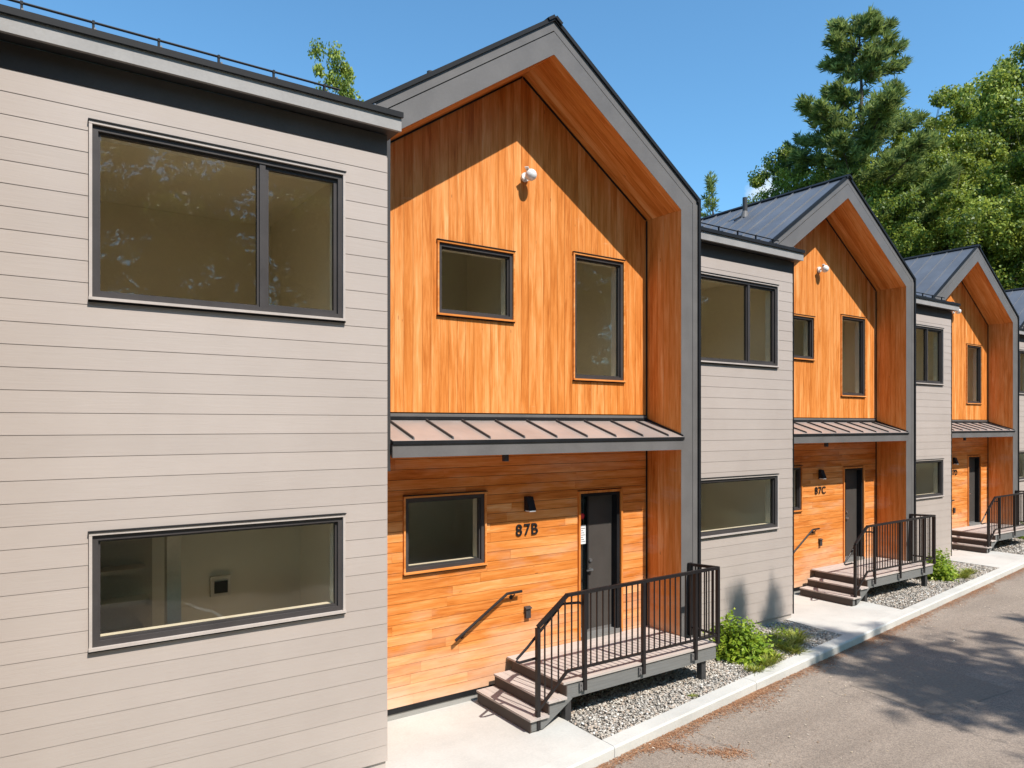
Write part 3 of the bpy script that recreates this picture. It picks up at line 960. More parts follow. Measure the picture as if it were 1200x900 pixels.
# --- windows, door
build_window(house, WIN['grey_up'], YG, M_TRIM, mull=1.986)
build_window(house, WIN['grey_low'], YG, M_TRIM)
build_window(house, WIN['small'], YW, M_WTRIM)
build_window(house, WIN['tall'], YW, M_WTRIM)
build_window(house, WIN['low'], YW, M_WTRIM)
r_ = build_room(house, -0.05, 3.05, YG + 0.21, YG + 3.4, 3.85, 6.42)
r_ = build_room(house, -0.05, 3.05, YG + 0.21, YG + 2.1, 0.70, 3.00, M_ROOM2)
pp = MB(); pp.box(1.30, 1.43, YG + 0.9, YG + 1.05, 0.702, 2.998)
obj('interior_post', pp, M_JAMB, r_)
pp = MB(); pp.box(1.96, 2.19, YG + 2.05, YG + 2.095, 1.58, 1.82)
obj('outlet_box', pp, M_WHITE, r_)
pp = MB(); pp.box(2.0, 2.15, YG + 2.035, YG + 2.0495, 1.62, 1.76)
obj('outlet_recess', pp, M_CHAR, r_)
pp = MB(); pp.box(-0.04, 1.26, YG + 1.55, YG + 1.60, 0.702, 2.995)
pn = obj('dim_room_panel', pp, M_CONC, r_)  # added panel, its duller colour stands in for a dimmer, deeper room
for i in range(5):
    pp = MB(); pp.box(-0.04, 1.20 - 0.03 * (i % 2), YG + 1.25, YG + 1.549, 1.12 + i * 0.33, 1.16 + i * 0.33)
    obj('band_slab', pp, M_CONC, r_)  # added slabs imitating the stair-like lighter bands behind this window
build_room(house, 3.6, 5.95, YW + 0.21, YW + 1.7, 4.3, 6.5)
build_room(house, 6.05, 8.12, YW + 0.21, YW + 2.0, 3.95, 6.60)
build_room(house, 3.7, 6.2, YW + 0.21, YW + 1.8, 0.75, 3.0, M_ROOM2)

x0, x1, z0, z1 = DOOR
dm = MB((0, 0, 1)); dm.box(x0, x0 + 0.034, YW - 0.030, YW + 0.019, z0 + 0.002, z1 - 0.036); dm.box(x1 - 0.034, x1, YW - 0.030, YW + 0.019, z0 + 0.002, z1 - 0.036)
dm.box(x0, x1, YW - 0.030, YW + 0.019, z1 - 0.034, z1)
door = obj('door', dm, M_WTRIM, house)
m = MB(); m.box(x0 + 0.0345, x0 + 0.052, YW + 0.005, YW + 0.22, z0 + 0.002, z1 - 0.036); m.box(7.575, x1 - 0.0345, YW + 0.005, YW + 0.22, z0 + 0.002, z1 - 0.036)
m.box(x0 + 0.0525, 7.5745, YW + 0.005, YW + 0.22, z1 - 0.085, z1 - 0.036)
obj('door_frame', m, M_BLACK, door)
m = MB(); m.box(7.098, 7.574, YW + 0.118, YW + 0.165, z0 + 0.10, z1 - 0.087)
obj('door_leaf', m, M_DOOR, door)
m = MB(); m.box(7.072, 7.097, YW + 0.105, YW + 0.18, z0 + 0.10, z1 - 0.087)
obj('mullion', m, M_BLACK, door)
m = MB(); m.box(x0 + 0.053, 7.071, YW + 0.125, YW + 0.131, z0 + 0.10, z1 - 0.087)
obj('side_light', m, M_GLASS, door)
m = MB(); m.box(x0 + 0.053, 7.071, YW + 0.20, YW + 0.22, z0 + 0.10, z1 - 0.087)
obj('blind', m, M_CHAR, door)
m = MB(); m.box(6.905, 7.055, YW + 0.1215, YW + 0.124, 1.85, 2.13)
obj('paper_notice', m, M_PAPER, door)
m = MB()
for i in range(7):
    m.box(6.965, 7.045 - 0.02 * (i % 3), YW + 0.1205, YW + 0.1212, 1.88 + i * 0.033, 1.888 + i * 0.033)
obj('printed_lines', m, M_CHAR, door, kind='stuff')
m = MB(); m.tube([(6.985, YW + 0.1245, 2.262), (6.985, YW + 0.121, 2.262)], 0.045, 16)
obj('round_sticker', m, M_RED, door)
m = MB(); m.box(x0 + 0.036, x1 - 0.036, YW - 0.045, YW + 0.22, z0 + 0.002, z0 + 0.055)
obj('threshold', m, M_RIM, door)
m = MB(); m.box(x0 + 0.09, x1 - 0.09, YW + 0.12, YW + 0.2, z0 + 0.056, z0 + 0.098)
obj('door_sweep', m, M_FASCIA, door)
m = MB(); m.tube([(7.135, YW + 0.117, 1.46), (7.135, YW + 0.065, 1.46)], 0.022, 12); m.bar((7.145, YW + 0.065, 1.46), (7.03, YW + 0.065, 1.46), 0.016, 0.02)
m.tube([(7.135, YW + 0.117, 1.60), (7.135, YW + 0.095, 1.60)], 0.026, 12)
obj('handle', m, M_STEEL, door)

# --- wall lamp, socket cover, floodlight, sensor
lx, lz = 5.895, 2.53
m = MB(); m.box(lx - 0.055, lx + 0.055, YW - 0.020, YW - 0.002, lz - 0.10, lz + 0.10)
lamp = obj('wall_lamp', m, M_BLACK, house)
m = MB(); m.prism_yz([(YW - 0.13, lz - 0.085), (YW - 0.021, lz - 0.085), (YW - 0.021, lz + 0.095), (YW - 0.055, lz + 0.095)], lx - 0.06, lx + 0.06)
obj('lamp_shade', m, M_BLACK, lamp)
m = MB(); m.box(lx - 0.052, lx + 0.052, YW - 0.125, YW - 0.03, lz - 0.103, lz - 0.0865)
obj('lens', m, M_WHITE, lamp)
m = MB(); m.box(5.845, 5.925, YW - 0.045, YW - 0.002, 0.955, 1.085); m.prism_yz([(YW - 0.065, 1.086), (YW - 0.002, 1.086), (YW - 0.002, 1.115), (YW - 0.06, 1.098)], 5.835, 5.935)
obj('socket_cover', m, M_FRAME, house)
fx, fzz = 5.845, 7.025
m = MB(); m.tube([(fx, YW - 0.002, fzz), (fx, YW - 0.035, fzz)], 0.062, 18)
fl = obj('security_light', m, M_WHITE, house)
m = MB(); m.tube([(fx, YW - 0.03, fzz), (fx, YW - 0.10, fzz + 0.01)], 0.022, 10)
obj('arm', m, M_WHITE, fl)
m = MB(); m.sphere((fx, YW - 0.155, fzz - 0.005), 0.080, 20, 12); m.smooth = True
obj('lamp_head', m, M_WHITE, fl)
m = MB(); m.bar((fx - 0.02, YW - 0.12, fzz + 0.06), (fx - 0.10, YW - 0.19, fzz + 0.075), 0.05, 0.010)
obj('visor', m, M_WHITE, fl)
m = MB(); m.box(5.05, 5.11, YC + 0.06, YC + 0.12, 3.165, 3.261)
obj('camera_bracket', m, M_CHAR, house)

# --- wall handrail
m = MB(); yh_ = YW - 0.085
m.tube([(4.70, yh_, 0.855), (5.50, yh_, 1.350), (5.74, yh_, 1.354)], 0.019, 10); m.smooth = False
hr = obj('wall_handrail', m, M_RAIL, house)
for bx, bz in ((4.84, 0.93), (5.62, 1.335)):
    m = MB(); m.tube([(bx, yh_, bz - 0.012), (bx, YW - 0.03, bz - 0.06), (bx, YW - 0.003, bz - 0.06)], 0.010, 8)
    m.tube([(bx, YW - 0.012, bz - 0.06), (bx, YW - 0.002, bz - 0.06)], 0.032, 12)
    obj('bracket', m, M_RAIL, hr)

# --- house numbers
def number_mesh(ch, x, size=0.225):
    cu = bpy.data.curves.new('numeral', 'FONT')
    cu.body = ch; cu.size = size; cu.extrude = 0.006; cu.offset = 0.0018; cu.resolution_u = 4
    t = bpy.data.objects.new('tmp_text', cu); C.objects.link(t)
    bpy.context.view_layer.update()
    me = bpy.data.meshes.new_from_object(t.evaluated_get(bpy.context.evaluated_depsgraph_get()))
    bpy.data.objects.remove(t)
    vs = [(v.co.x, v.co.y, v.co.z) for v in me.vertices]
    mb = MB()
    mb.add([(x + a, YW - 0.012 - c, 2.098 + b) for a, b, c in vs], [tuple(p.vertices) for p in me.polygons])
    bpy.data.meshes.remove(me)
    return mb

# ------------------------------------------------------------------ the deck with its steps and railing
deck = thing('entry_deck', 'front deck with three steps and black railing below number 87B, nearest the camera', 'deck',
             (5.55, 6.9, 0), 'entry decks along the row')
ZD = 0.482
nbd = 9; y0 = 6.905; bwid = (YW - 0.012 - y0) / nbd
for i in range(nbd):
    a = y0 + i * bwid; b = a + bwid - 0.005
    xe = 8.37 if b < YF - 0.01 else XI - 0.006
    m = MB((1, 0, 0)); m.box(5.54, xe, a, b, ZD - 0.026, ZD)
    obj('deck_board', m, M_DECK, deck)
m = MB((1, 0, 0)); m.box(5.60, 8.35, 6.925, 6.965, ZD - 0.215, ZD - 0.028)
obj('rim_beam', m, M_RIM, deck)
m = MB((0, 1, 0)); m.box(8.312, 8.349, 6.966, 7.42, ZD - 0.215, ZD - 0.028)
obj('rim_beam', m, M_RIM, deck)
m = MB((1, 0, 0)); m.box(5.62, 8.31, 7.55, 7.59, ZD - 0.215, ZD - 0.028)
obj('joist', m, M_RIM, deck)
for (lx_, ly_) in ((8.10, 6.97), (5.62, 6.97), (8.05, 7.60), (5.62, 7.60)):
    m = MB((0, 0, 1)); m.box(lx_, lx_ + 0.09, ly_, ly_ + 0.09, -0.06, ZD - 0.216)
    obj('support_post', m, M_CHAR, deck)
for k, (xn, zt) in enumerate(((5.005, 0.165), (5.275, 0.324), (5.545, ZD))):
    if k < 2:
        for j in range(2):
            m = MB((0, 1, 0)); m.box(xn + j * 0.142, xn + j * 0.142 + 0.138, 6.855, YW - 0.10, zt - 0.026, zt)
            obj('tread', m, M_DECK, deck)
    m = MB((0, 1, 0)); m.box(xn + 0.016, xn + 0.034, 6.885, YW - 0.10, zt - 0.157, zt - 0.027)
    obj('riser', m, M_RISER, deck)
m = MB((1, 0, 0)); m.prism_xz([(5.04, 0.012), (5.22, 0.012), (5.66, 0.27), (5.66, 0.29), (5.55, 0.296), (5.31, 0.296), (5.31, 0.138), (5.04, 0.138)], 6.890, 6.924)
obj('stringer', m, M_RIM, deck)
# railing
YR = 6.900
m = MB()
m.bar((5.145, YR, 1.225), (5.590, YR, 1.545), 0.045, 0.040)
m.bar((5.575, YR, 1.545), (8.382, YR, 1.567), 0.045, 0.040)
m.bar((8.36, YR + 0.0235, 1.567), (8.36, 7.425, 1.535), 0.045, 0.040)
rail = obj('railing', m, M_RAIL, deck)
m = MB()
m.bar((5.12, YR, 0.215), (5.595, YR, 0.622), 0.030, 0.030)
m.bar((5.590, YR, 0.622), (8.36, YR, 0.606), 0.030, 0.030)
m.bar((8.36, YR + 0.02, 0.606), (8.36, 7.425, 0.606), 0.030, 0.030)
obj('bottom_rail', m, M_RAIL, rail)
for (px, pb, pt) in ((5.145, 0.02, 1.215), (5.866, 0.335, 1.53), (6.880, 0.335, 1.54), (7.891, 0.335, 1.545)):
    m = MB(); m.box(px - 0.024, px + 0.024, YR - 0.024 + (0.0 if px > 5.2 else 0), YR + 0.024, pb, pt)
    obj('post', m, M_RAIL, rail)
    if px > 5.2:
        m = MB(); m.box(px - 0.075, px - 0.026, YR - 0.002, YR + 0.02, 0.33, 0.43)
        for zz in (0.35, 0.41):
            m.tube([(px - 0.05, YR - 0.014, zz), (px - 0.05, YR + 0.0, zz)], 0.010, 8)
        obj('bolt_plate', m, M_STEEL if False else M_FASCIA, rail)
m = MB(); m.box(8.336, 8.384, YR - 0.024, YR + 0.024, ZD + 0.002, 1.545); obj('post', m, M_RAIL, rail)
m = MB(); m.box(8.325, 8.395, 7.385, 7.432, ZD + 0.002, 1.56); obj('post', m, M_RAIL, rail)
bx = []
for p, q, n in ((5.145, 5.866, 7), (5.866, 6.880, 10), (6.880, 7.891, 10), (7.891, 8.36, 5)):
    bx += [p + (q - p) * i / n for i in range(1, n)]
def top_z(x): return 1.225 + (x - 5.145) / 0.445 * 0.32 if x < 5.59 else 1.545 + (x - 5.575) * 0.0078
def bot_z(x): return 0.215 + (x - 5.12) / 0.475 * 0.407 if x < 5.595 else 0.622 - (x - 5.59) * 0.0058
for x in bx:
    m = MB(); m.box(x - 0.0075, x + 0.0075, YR - 0.0075, YR + 0.0075, bot_z(x) + 0.012, top_z(x) - 0.018)
    obj('baluster', m, M_RAIL, rail)
for i in range(1, 5):
    y = YR + (7.41 - YR) * i / 5
    m = MB(); m.box(8.3525, 8.3675, y - 0.0075, y + 0.0075, 0.62, 1.53)
    obj('baluster', m, M_RAIL, rail)
m = MB()
yy = YR + 0.075
m.tube([(5.160, yy, 0.832), (4.935, yy, 0.824), (4.890, yy, 0.845), (4.895, yy, 0.872), (5.05, yy, 0.985), (5.22, yy, 1.130), (5.570, yy, 1.425), (5.84, yy, 1.405)], 0.0165, 10)
m.tube([(5.15, YR + 0.01, 0.832), (5.16, yy, 0.832)], 0.010, 8)
m.tube([(5.84, YR + 0.01, 1.40), (5.84, yy, 1.405)], 0.0165, 8)
m.tube([(5.20, YR + 0.0, 1.20), (5.20, yy, 1.115)], 0.008, 8)
obj('grab_rail', m, M_RAIL, rail)

# ------------------------------------------------------------------ repeat the row
index_children()
names = {0: 'B', 1: 'C', 2: 'D'}
def add_numbers(h, last, root_loc):
    xs_ = (5.69, 5.825, 5.945)
    first = None
    for i, ch in enumerate('87' + last):
        mb = number_mesh(ch, xs_[i])
        me = mb.mesh('numeral', ROOT['townhouse'])
        me.materials.append(M_BLACK)
        o = link('house_number', me, h)
houses = [house]
decks = [deck]
hl = ['townhouse with the gable numbered 87C, second in the row', 'townhouse third in the row with the smallest fully seen gable',
      'townhouse at the far right edge, cut off behind the third gable']
dl = ['front deck with black railing below number 87C, second in the row', 'front deck and steps third in the row, by the far right of the photo',
      'farthest front deck, hidden behind the third townhouse']
for k in range(1, 4):
    h = dup(house, loc=(house.location.x + DX * k, house.location.y + DY * k, 0), label=hl[k - 1])
    houses.append(h)
    d = dup(deck, loc=(deck.location.x + DX * k, deck.location.y + DY * k, 0), label=dl[k - 1])
    decks.append(d)
houses.append(dup(house, loc=(house.location.x - DX, house.location.y - DY, 0), label='townhouse before the first one, outside the left edge of the photo'))
dup(deck, loc=(deck.location.x - DX, deck.location.y - DY, 0), label='front deck of the townhouse outside the left edge of the photo')
for k, h in enumerate(houses):
    if k < 3: add_numbers(h, names[k], None)
    if k > 0:
        m = MB(); m.box(XR + 0.016, XR + 0.036, YG - 0.004, YG + 0.02, 0.08, 6.66)
        me = m.mesh('corner_trim', ROOT['townhouse']); me.materials.append(M_BLACK)
        link('corner_trim', me, h)

# ------------------------------------------------------------------ ground, road, curb, slabs
def curb_y(x):
    pts = [(-60, -2.6), (5.43, 6.045), (8.96, 6.50), (13.7, 7.07), (20.34, 7.86), (36, 9.75), (90, 16.3)]
    for (a, ya), (b, yb) in zip(pts, pts[1:]):
        if x <= b:
            return ya + (yb - ya) * (x - a) / (b - a)
    return pts[-1][1]
g = MB(); g.add([(-900, -900, -0.16), (900, -900, -0.16), (900, 900, -0.16), (-900, 900, -0.16)], [(0, 1, 2, 3)])
obj('ground', g, M_GROUND, kind='structure')
xs = [-60, -30, -10, 0, 3, 5.43, 7, 8.96, 11, 13.7, 17, 20.34, 28, 36, 60, 90]
r = MB()
for a, b in zip(xs, xs[1:]):
    r.add([(a, curb_y(a) - 8.6, -0.13), (b, curb_y(b) - 8.6, -0.13), (b, curb_y(b) + 0.05, -0.13), (a, curb_y(a) + 0.05, -0.13)], [(0, 1, 2, 3)])
obj('road', r, M_ASPH, kind='structure')
pt = MB(); pt.add([(9.95, 5.85, -0.126), (9.83, 4.60, -0.126), (11.65, 4.42, -0.126), (11.95, 6.15, -0.126)], [(0, 1, 2, 3)])
obj('asphalt_patch', pt, M_PATCH, kind='structure')
CW = 0.215
c = MB()
cuts = [-20, 0, 3] + [5.6 + 3.05 * i for i in range(0, 24)]
curb_root = None
cm = MB()
for a, b in zip(cuts, cuts[1:]):
    ya, yb = curb_y(a), curb_y(b)
    a2, b2 = a + 0.003, b - 0.003
    # bevelled top edge
    prof = [(0.0, -0.2), (0.0, -0.022), (0.018, 0.0), (CW, 0.0), (CW, -0.2)]
    vs = [(a2, ya + p, z) for p, z in prof] + [(b2, yb + p, z) for p, z in prof]
    n = len(prof)
    fs = [tuple(reversed(range(n))), tuple(range(n, 2 * n))] + [(i, i + 1, i + 1 + n, i + n) for i in range(n - 1)]
    cm.add(vs, fs)
obj('curb', cm, M_CURB, kind='structure')
# strips of ground between curb and houses
bed = MB()
xb = [-20, 0, 3] + [3.3 + i * 2 for i in range(1, 22)]
for a, b in zip(xb, xb[1:]):
    bed.add([(a, curb_y(a) + CW, -0.045), (b, curb_y(b) + CW, -0.045), (b, curb_y(b) + 5.0, -0.045), (a, curb_y(a) + 5.0, -0.045)], [(0, 1, 2, 3)])
obj('planting_bed', bed, M_SOIL, kind='structure')
for k in range(-1, 4):
    ox, oy = DX * k, DY * k
    xl, xr = 3.05 + ox, 5.62 + ox
    pts = [(xl - 0.02, curb_y(xl) + CW + 0.004), (xr - 0.02, curb_y(xr) + CW + 0.004), (xr + 0.03, YW + oy + 0.1), (xl + 0.1, YW + oy + 0.1)]
    s = MB(); s.prism_xy(pts, -0.15, -0.004)
    obj('walkway', s, M_CONC, kind='structure')

# gravel (real stones)
def stones(name, poly_fn, x0, x1, n, smin, smax, seed):
    rg = np.random.default_rng(seed)
    t = (1 + 5 ** 0.5) / 2
    base = np.array([(-1, t, 0), (1, t, 0), (-1, -t, 0), (1, -t, 0), (0, -1, t), (0, 1, t), (0, -1, -t), (0, 1, -t), (t, 0, -1), (t, 0, 1), (-t, 0, -1), (-t, 0, 1)]) / 1.9
    tris = np.array([(0, 11, 5), (0, 5, 1), (0, 1, 7), (0, 7, 10), (0, 10, 11), (1, 5, 9), (5, 11, 4), (11, 10, 2), (10, 7, 6), (7, 1, 8), (3, 9, 4), (3, 4, 2), (3, 2, 6), (3, 6, 8), (3, 8, 9), (4, 9, 5), (2, 4, 11), (6, 2, 10), (8, 6, 7), (9, 8, 1)])
    xs = rg.uniform(x0, x1, n)
    lo = np.array([poly_fn(x)[0] for x in xs]); hi = np.array([poly_fn(x)[1] for x in xs])
    ys = lo + (hi - lo) * rg.random(n)
    s = smin + (smax - smin) * rg.random(n) ** 2.2
    sc = np.stack([s * rg.uniform(0.8, 1.5, n), s * rg.uniform(0.7, 1.1, n), s * rg.uniform(0.45, 0.8, n)], 1)
    ang = rg.uniform(0, 6.28, n)
    V = base[None] * (1 + rg.uniform(-0.16, 0.16, (n, 12, 1))) * sc[:, None, :]
    ca, sa = np.cos(ang)[:, None], np.sin(ang)[:, None]
    X = V[:, :, 0] * ca - V[:, :, 1] * sa; Y = V[:, :, 0] * sa + V[:, :, 1] * ca
    Z = V[:, :, 2] + 0.35 * V[:, :, 0] * rg.uniform(-1, 1, (n, 1))
    V = np.stack([X + xs[:, None], Y + ys[:, None], Z - 0.035 + rg.uniform(0, 0.022, (n, 1))], 2).reshape(-1, 3)
    F = (tris[None] + (np.arange(n) * 12)[:, None, None]).reshape(-1, 3)
    me = fast_mesh(name, V, F)
    col = np.repeat(rg.random(n), 12)
    at = me.attributes.new('tint', 'FLOAT', 'POINT'); at.data.foreach_set('value', col.astype(np.float32))
    me.materials.append(M_STONE)
    o = link(name, me); o['kind'] = 'stuff'
    return o
def fast_mesh(name, V, F):
    me = bpy.data.meshes.new(name)
    nf, k = F.shape
    me.vertices.add(len(V)); me.vertices.foreach_set('co', V.astype(np.float32).ravel())
    me.loops.add(nf * k); me.loops.foreach_set('vertex_index', F.astype(np.int32).ravel())
    me.polygons.add(nf); me.polygons.foreach_set('loop_start', np.arange(0, nf * k, k, dtype=np.int32))
    me.update(calc_edges=True)
    return me
for k, (n, s0, s1) in enumerate(((22000, 0.009, 0.023), (11000, 0.011, 0.027), (4000, 0.016, 0.036))):
    ox, oy = DX * k, DY * k
    def rng_y(x, ox=ox, oy=oy):
        lo = curb_y(x) + CW + 0.02
        hi = (YW + oy + 0.02) if x < 8.6 + ox else (YG + DY + oy + 0.07)
        return lo, hi
    stones('gravel', rng_y, 5.66 + ox, 11.85 + ox, n, s0, s1, 5 + k)

# pine needle litter along the curb
def litter(n, seed):
    rg = np.random.default_rng(seed)
    xs = []; ys = []
    while len(xs) < n:
        x = rg.uniform(4.6, 24)
        d = abs(rg.normal(0, 0.075)) + 0.004
        wgt = 0.5 + 0.5 * math.sin(x * 2.3 + 1.0) * math.sin(x * 0.9 + 0.4)
        if rg.random() < 0.25: d += rg.uniform(0, 0.35) * wgt
        if rg.random() > 0.25 + 0.75 * wgt: continue
        if x > 9 and rg.random() < 0.35: continue
        xs.append(x); ys.append(curb_y(x) - d)
    # a drifted streak running out onto the road
    m = n // 16
    t = rg.random(m)
    bxs = 6.15 + t * 0.75 + rg.normal(0, 0.07, m); bys = 6.05 - t * 0.75 + 0.07 * np.sin(t * 7) + rg.normal(0, 0.05 + 0.03 * t, m)
    xs = np.concatenate([xs, bxs]); ys = np.concatenate([ys, bys])
    N_ = len(xs)
    ang = rg.uniform(0, 3.14, N_); ln = rg.uniform(0.015, 0.04, N_); w = rg.uniform(0.0015, 0.0035, N_)
    dx = np.cos(ang) * ln; dy = np.sin(ang) * ln; wx = -np.sin(ang) * w; wy = np.cos(ang) * w
    z = -0.13 + rg.uniform(0.003, 0.014, N_); z2 = -0.13 + rg.uniform(0.003, 0.014, N_)
    V = np.stack([np.stack([xs - dx - wx, ys - dy - wy, z], 1), np.stack([xs + dx - wx, ys + dy - wy, z2], 1),
                  np.stack([xs + dx + wx, ys + dy + wy, z2], 1), np.stack([xs - dx + wx, ys - dy + wy, z], 1)], 1).reshape(-1, 3)
    F = np.arange(N_ * 4).reshape(-1, 4)
    me = fast_mesh('pine_needle_litter', V, F)
    at = me.attributes.new('tint', 'FLOAT', 'POINT'); at.data.foreach_set('value', np.repeat(rg.random(N_), 4).astype(np.float32))
    me.materials.append(M_LITTER)
    o = link('pine_needle_litter', me); o['kind'] = 'stuff'
litter(11000, 3)

# small pale leaves and bits scattered over the asphalt
def bits(n, seed):
    rg = np.random.default_rng(seed)
    xs = rg.uniform(5, 20, n); ys = np.array([curb_y(x) for x in xs]) - np.abs(rg.normal(0, 1.2, n)) - 0.05
    V, F, T = leaf_quads(np.stack([xs, ys, np.full(n, -0.12)], 1), np.tile([0, 0, 3.0], (n, 1)), rg.uniform(0.012, 0.045, n), 0.6, rg, rg.random(n), 2.0)
    me = fast_mesh('fallen_leaves', V, F)
    at = me.attributes.new('tint', 'FLOAT', 'POINT'); at.data.foreach_set('value', T.astype(np.float32))
    me.materials.append(M_BITS)
    o = link('fallen_leaves', me); o['kind'] = 'stuff'
# faint parking lines on the far side of the road (seen mirrored in the lower windows)
pl = MB()
for i in range(9):
    x = -6 + i * 3.0
    pl.add([(x, curb_y(x) - 8.0, -0.1255), (x + 0.1, curb_y(x) - 8.0, -0.1255), (x + 0.9, curb_y(x) - 3.6, -0.1255), (x + 0.8, curb_y(x) - 3.6, -0.1255)], [(0, 1, 2, 3)])
obj('parking_lines', pl, M_LINE, kind='structure')

# ------------------------------------------------------------------ vegetation
def leaf_quads(P, Nn, size, asp, rg, tint, up_bias=0.4):
    n = len(P)
    d = rg.normal(size=(n, 3)); d /= np.linalg.norm(d, axis=1, keepdims=True)
    nr = Nn + rg.normal(size=(n, 3)) * 0.7; nr[:, 2] += up_bias
    nr /= np.linalg.norm(nr, axis=1, keepdims=True)
    u = np.cross(nr, d); u /= (np.linalg.norm(u, axis=1, keepdims=True) + 1e-9)
    v = np.cross(nr, u)
    s = size[:, None]
    a = u * s * 0.5; b = v * s * asp * 0.5
    bend = nr * s * 0.12
    V = np.stack([P - a + bend, P - b * 0.9, P + a + bend, P + b * 0.9], 1)
    V = V.reshape(-1, 3)
    F = np.arange(n * 4).reshape(-1, 4)
    return V, F, np.repeat(tint, 4)

def foliage_mesh(name, V, F, T, mat):
    me = fast_mesh(name, V, F)
    at = me.attributes.new('tint', 'FLOAT', 'POINT'); at.data.foreach_set('value', T.astype(np.float32))
    me.materials.append(mat)
    return me

def decid_crown(seed, R, zc, H, n, leaf):
    """clumped crown: many leaf masses on limbs through an uneven ellipsoid"""
    rg = np.random.default_rng(seed)
    nc = 340
    d = rg.normal(size=(nc, 3)); d /= np.linalg.norm(d, axis=1, keepdims=True)
    rad = rg.uniform(0.45, 1.0, nc) ** 0.6
    lump = 1 + 0.18 * np.sin(d[:, 0] * 5 + seed) + 0.15 * np.sin(d[:, 1] * 7 + seed * 2) + 0.12 * np.sin(d[:, 2] * 6)
    cc = d * (rad * lump)[:, None] * np.array([R, R, H / 2]) + np.array([0, 0, zc])
    cs = rg.uniform(0.4, 1.0, nc) * R / 5.5
    ct = rg.uniform(0.2, 0.8, nc)
    k = rg.integers(0, nc, n)
    q = rg.normal(size=(n, 3)); q /= np.linalg.norm(q, axis=1, keepdims=True)
    q *= (rg.random(n) ** 0.6)[:, None]
    P = cc[k] + q * cs[k][:, None] * np.array([1.15, 1.15, 0.75])
    T = np.clip(ct[k] + rg.normal(0, 0.24, n), 0, 1)
    return leaf_quads(P, q * 0.8, rg.uniform(0.7, 1.3, n) * leaf, 0.8, rg, T, 0.5), cc

def trunk_mb(H, r, rg, limbs=None, lean=0.3):
    m = MB((0, 0, 1))
    pts = []
    for i in range(7):
        t = i / 6
        pts.append((lean * math.sin(t * 2.2) * 1.0, lean * 0.6 * math.sin(t * 3.1), H * t))
    m.tube(pts, [r * (1 - 0.85 * i / 6) + 0.02 for i in range(7)], 9)
    if limbs is not None:
        for c in limbs:
            zz = max(H * 0.25, c[2] - 0.45 * math.hypot(c[0], c[1]) - 0.8)
            zz = min(zz, H * 0.95)
            rr_ = r * 0.4 * (1 - zz / H) + 0.025
            mid = (c[0] * 0.5, c[1] * 0.5, zz + (c[2] - zz) * 0.4)
            m.tube([(0, 0, zz), mid, tuple(c)], [rr_, rr_ * 0.6, 0.015], 6)
    return m

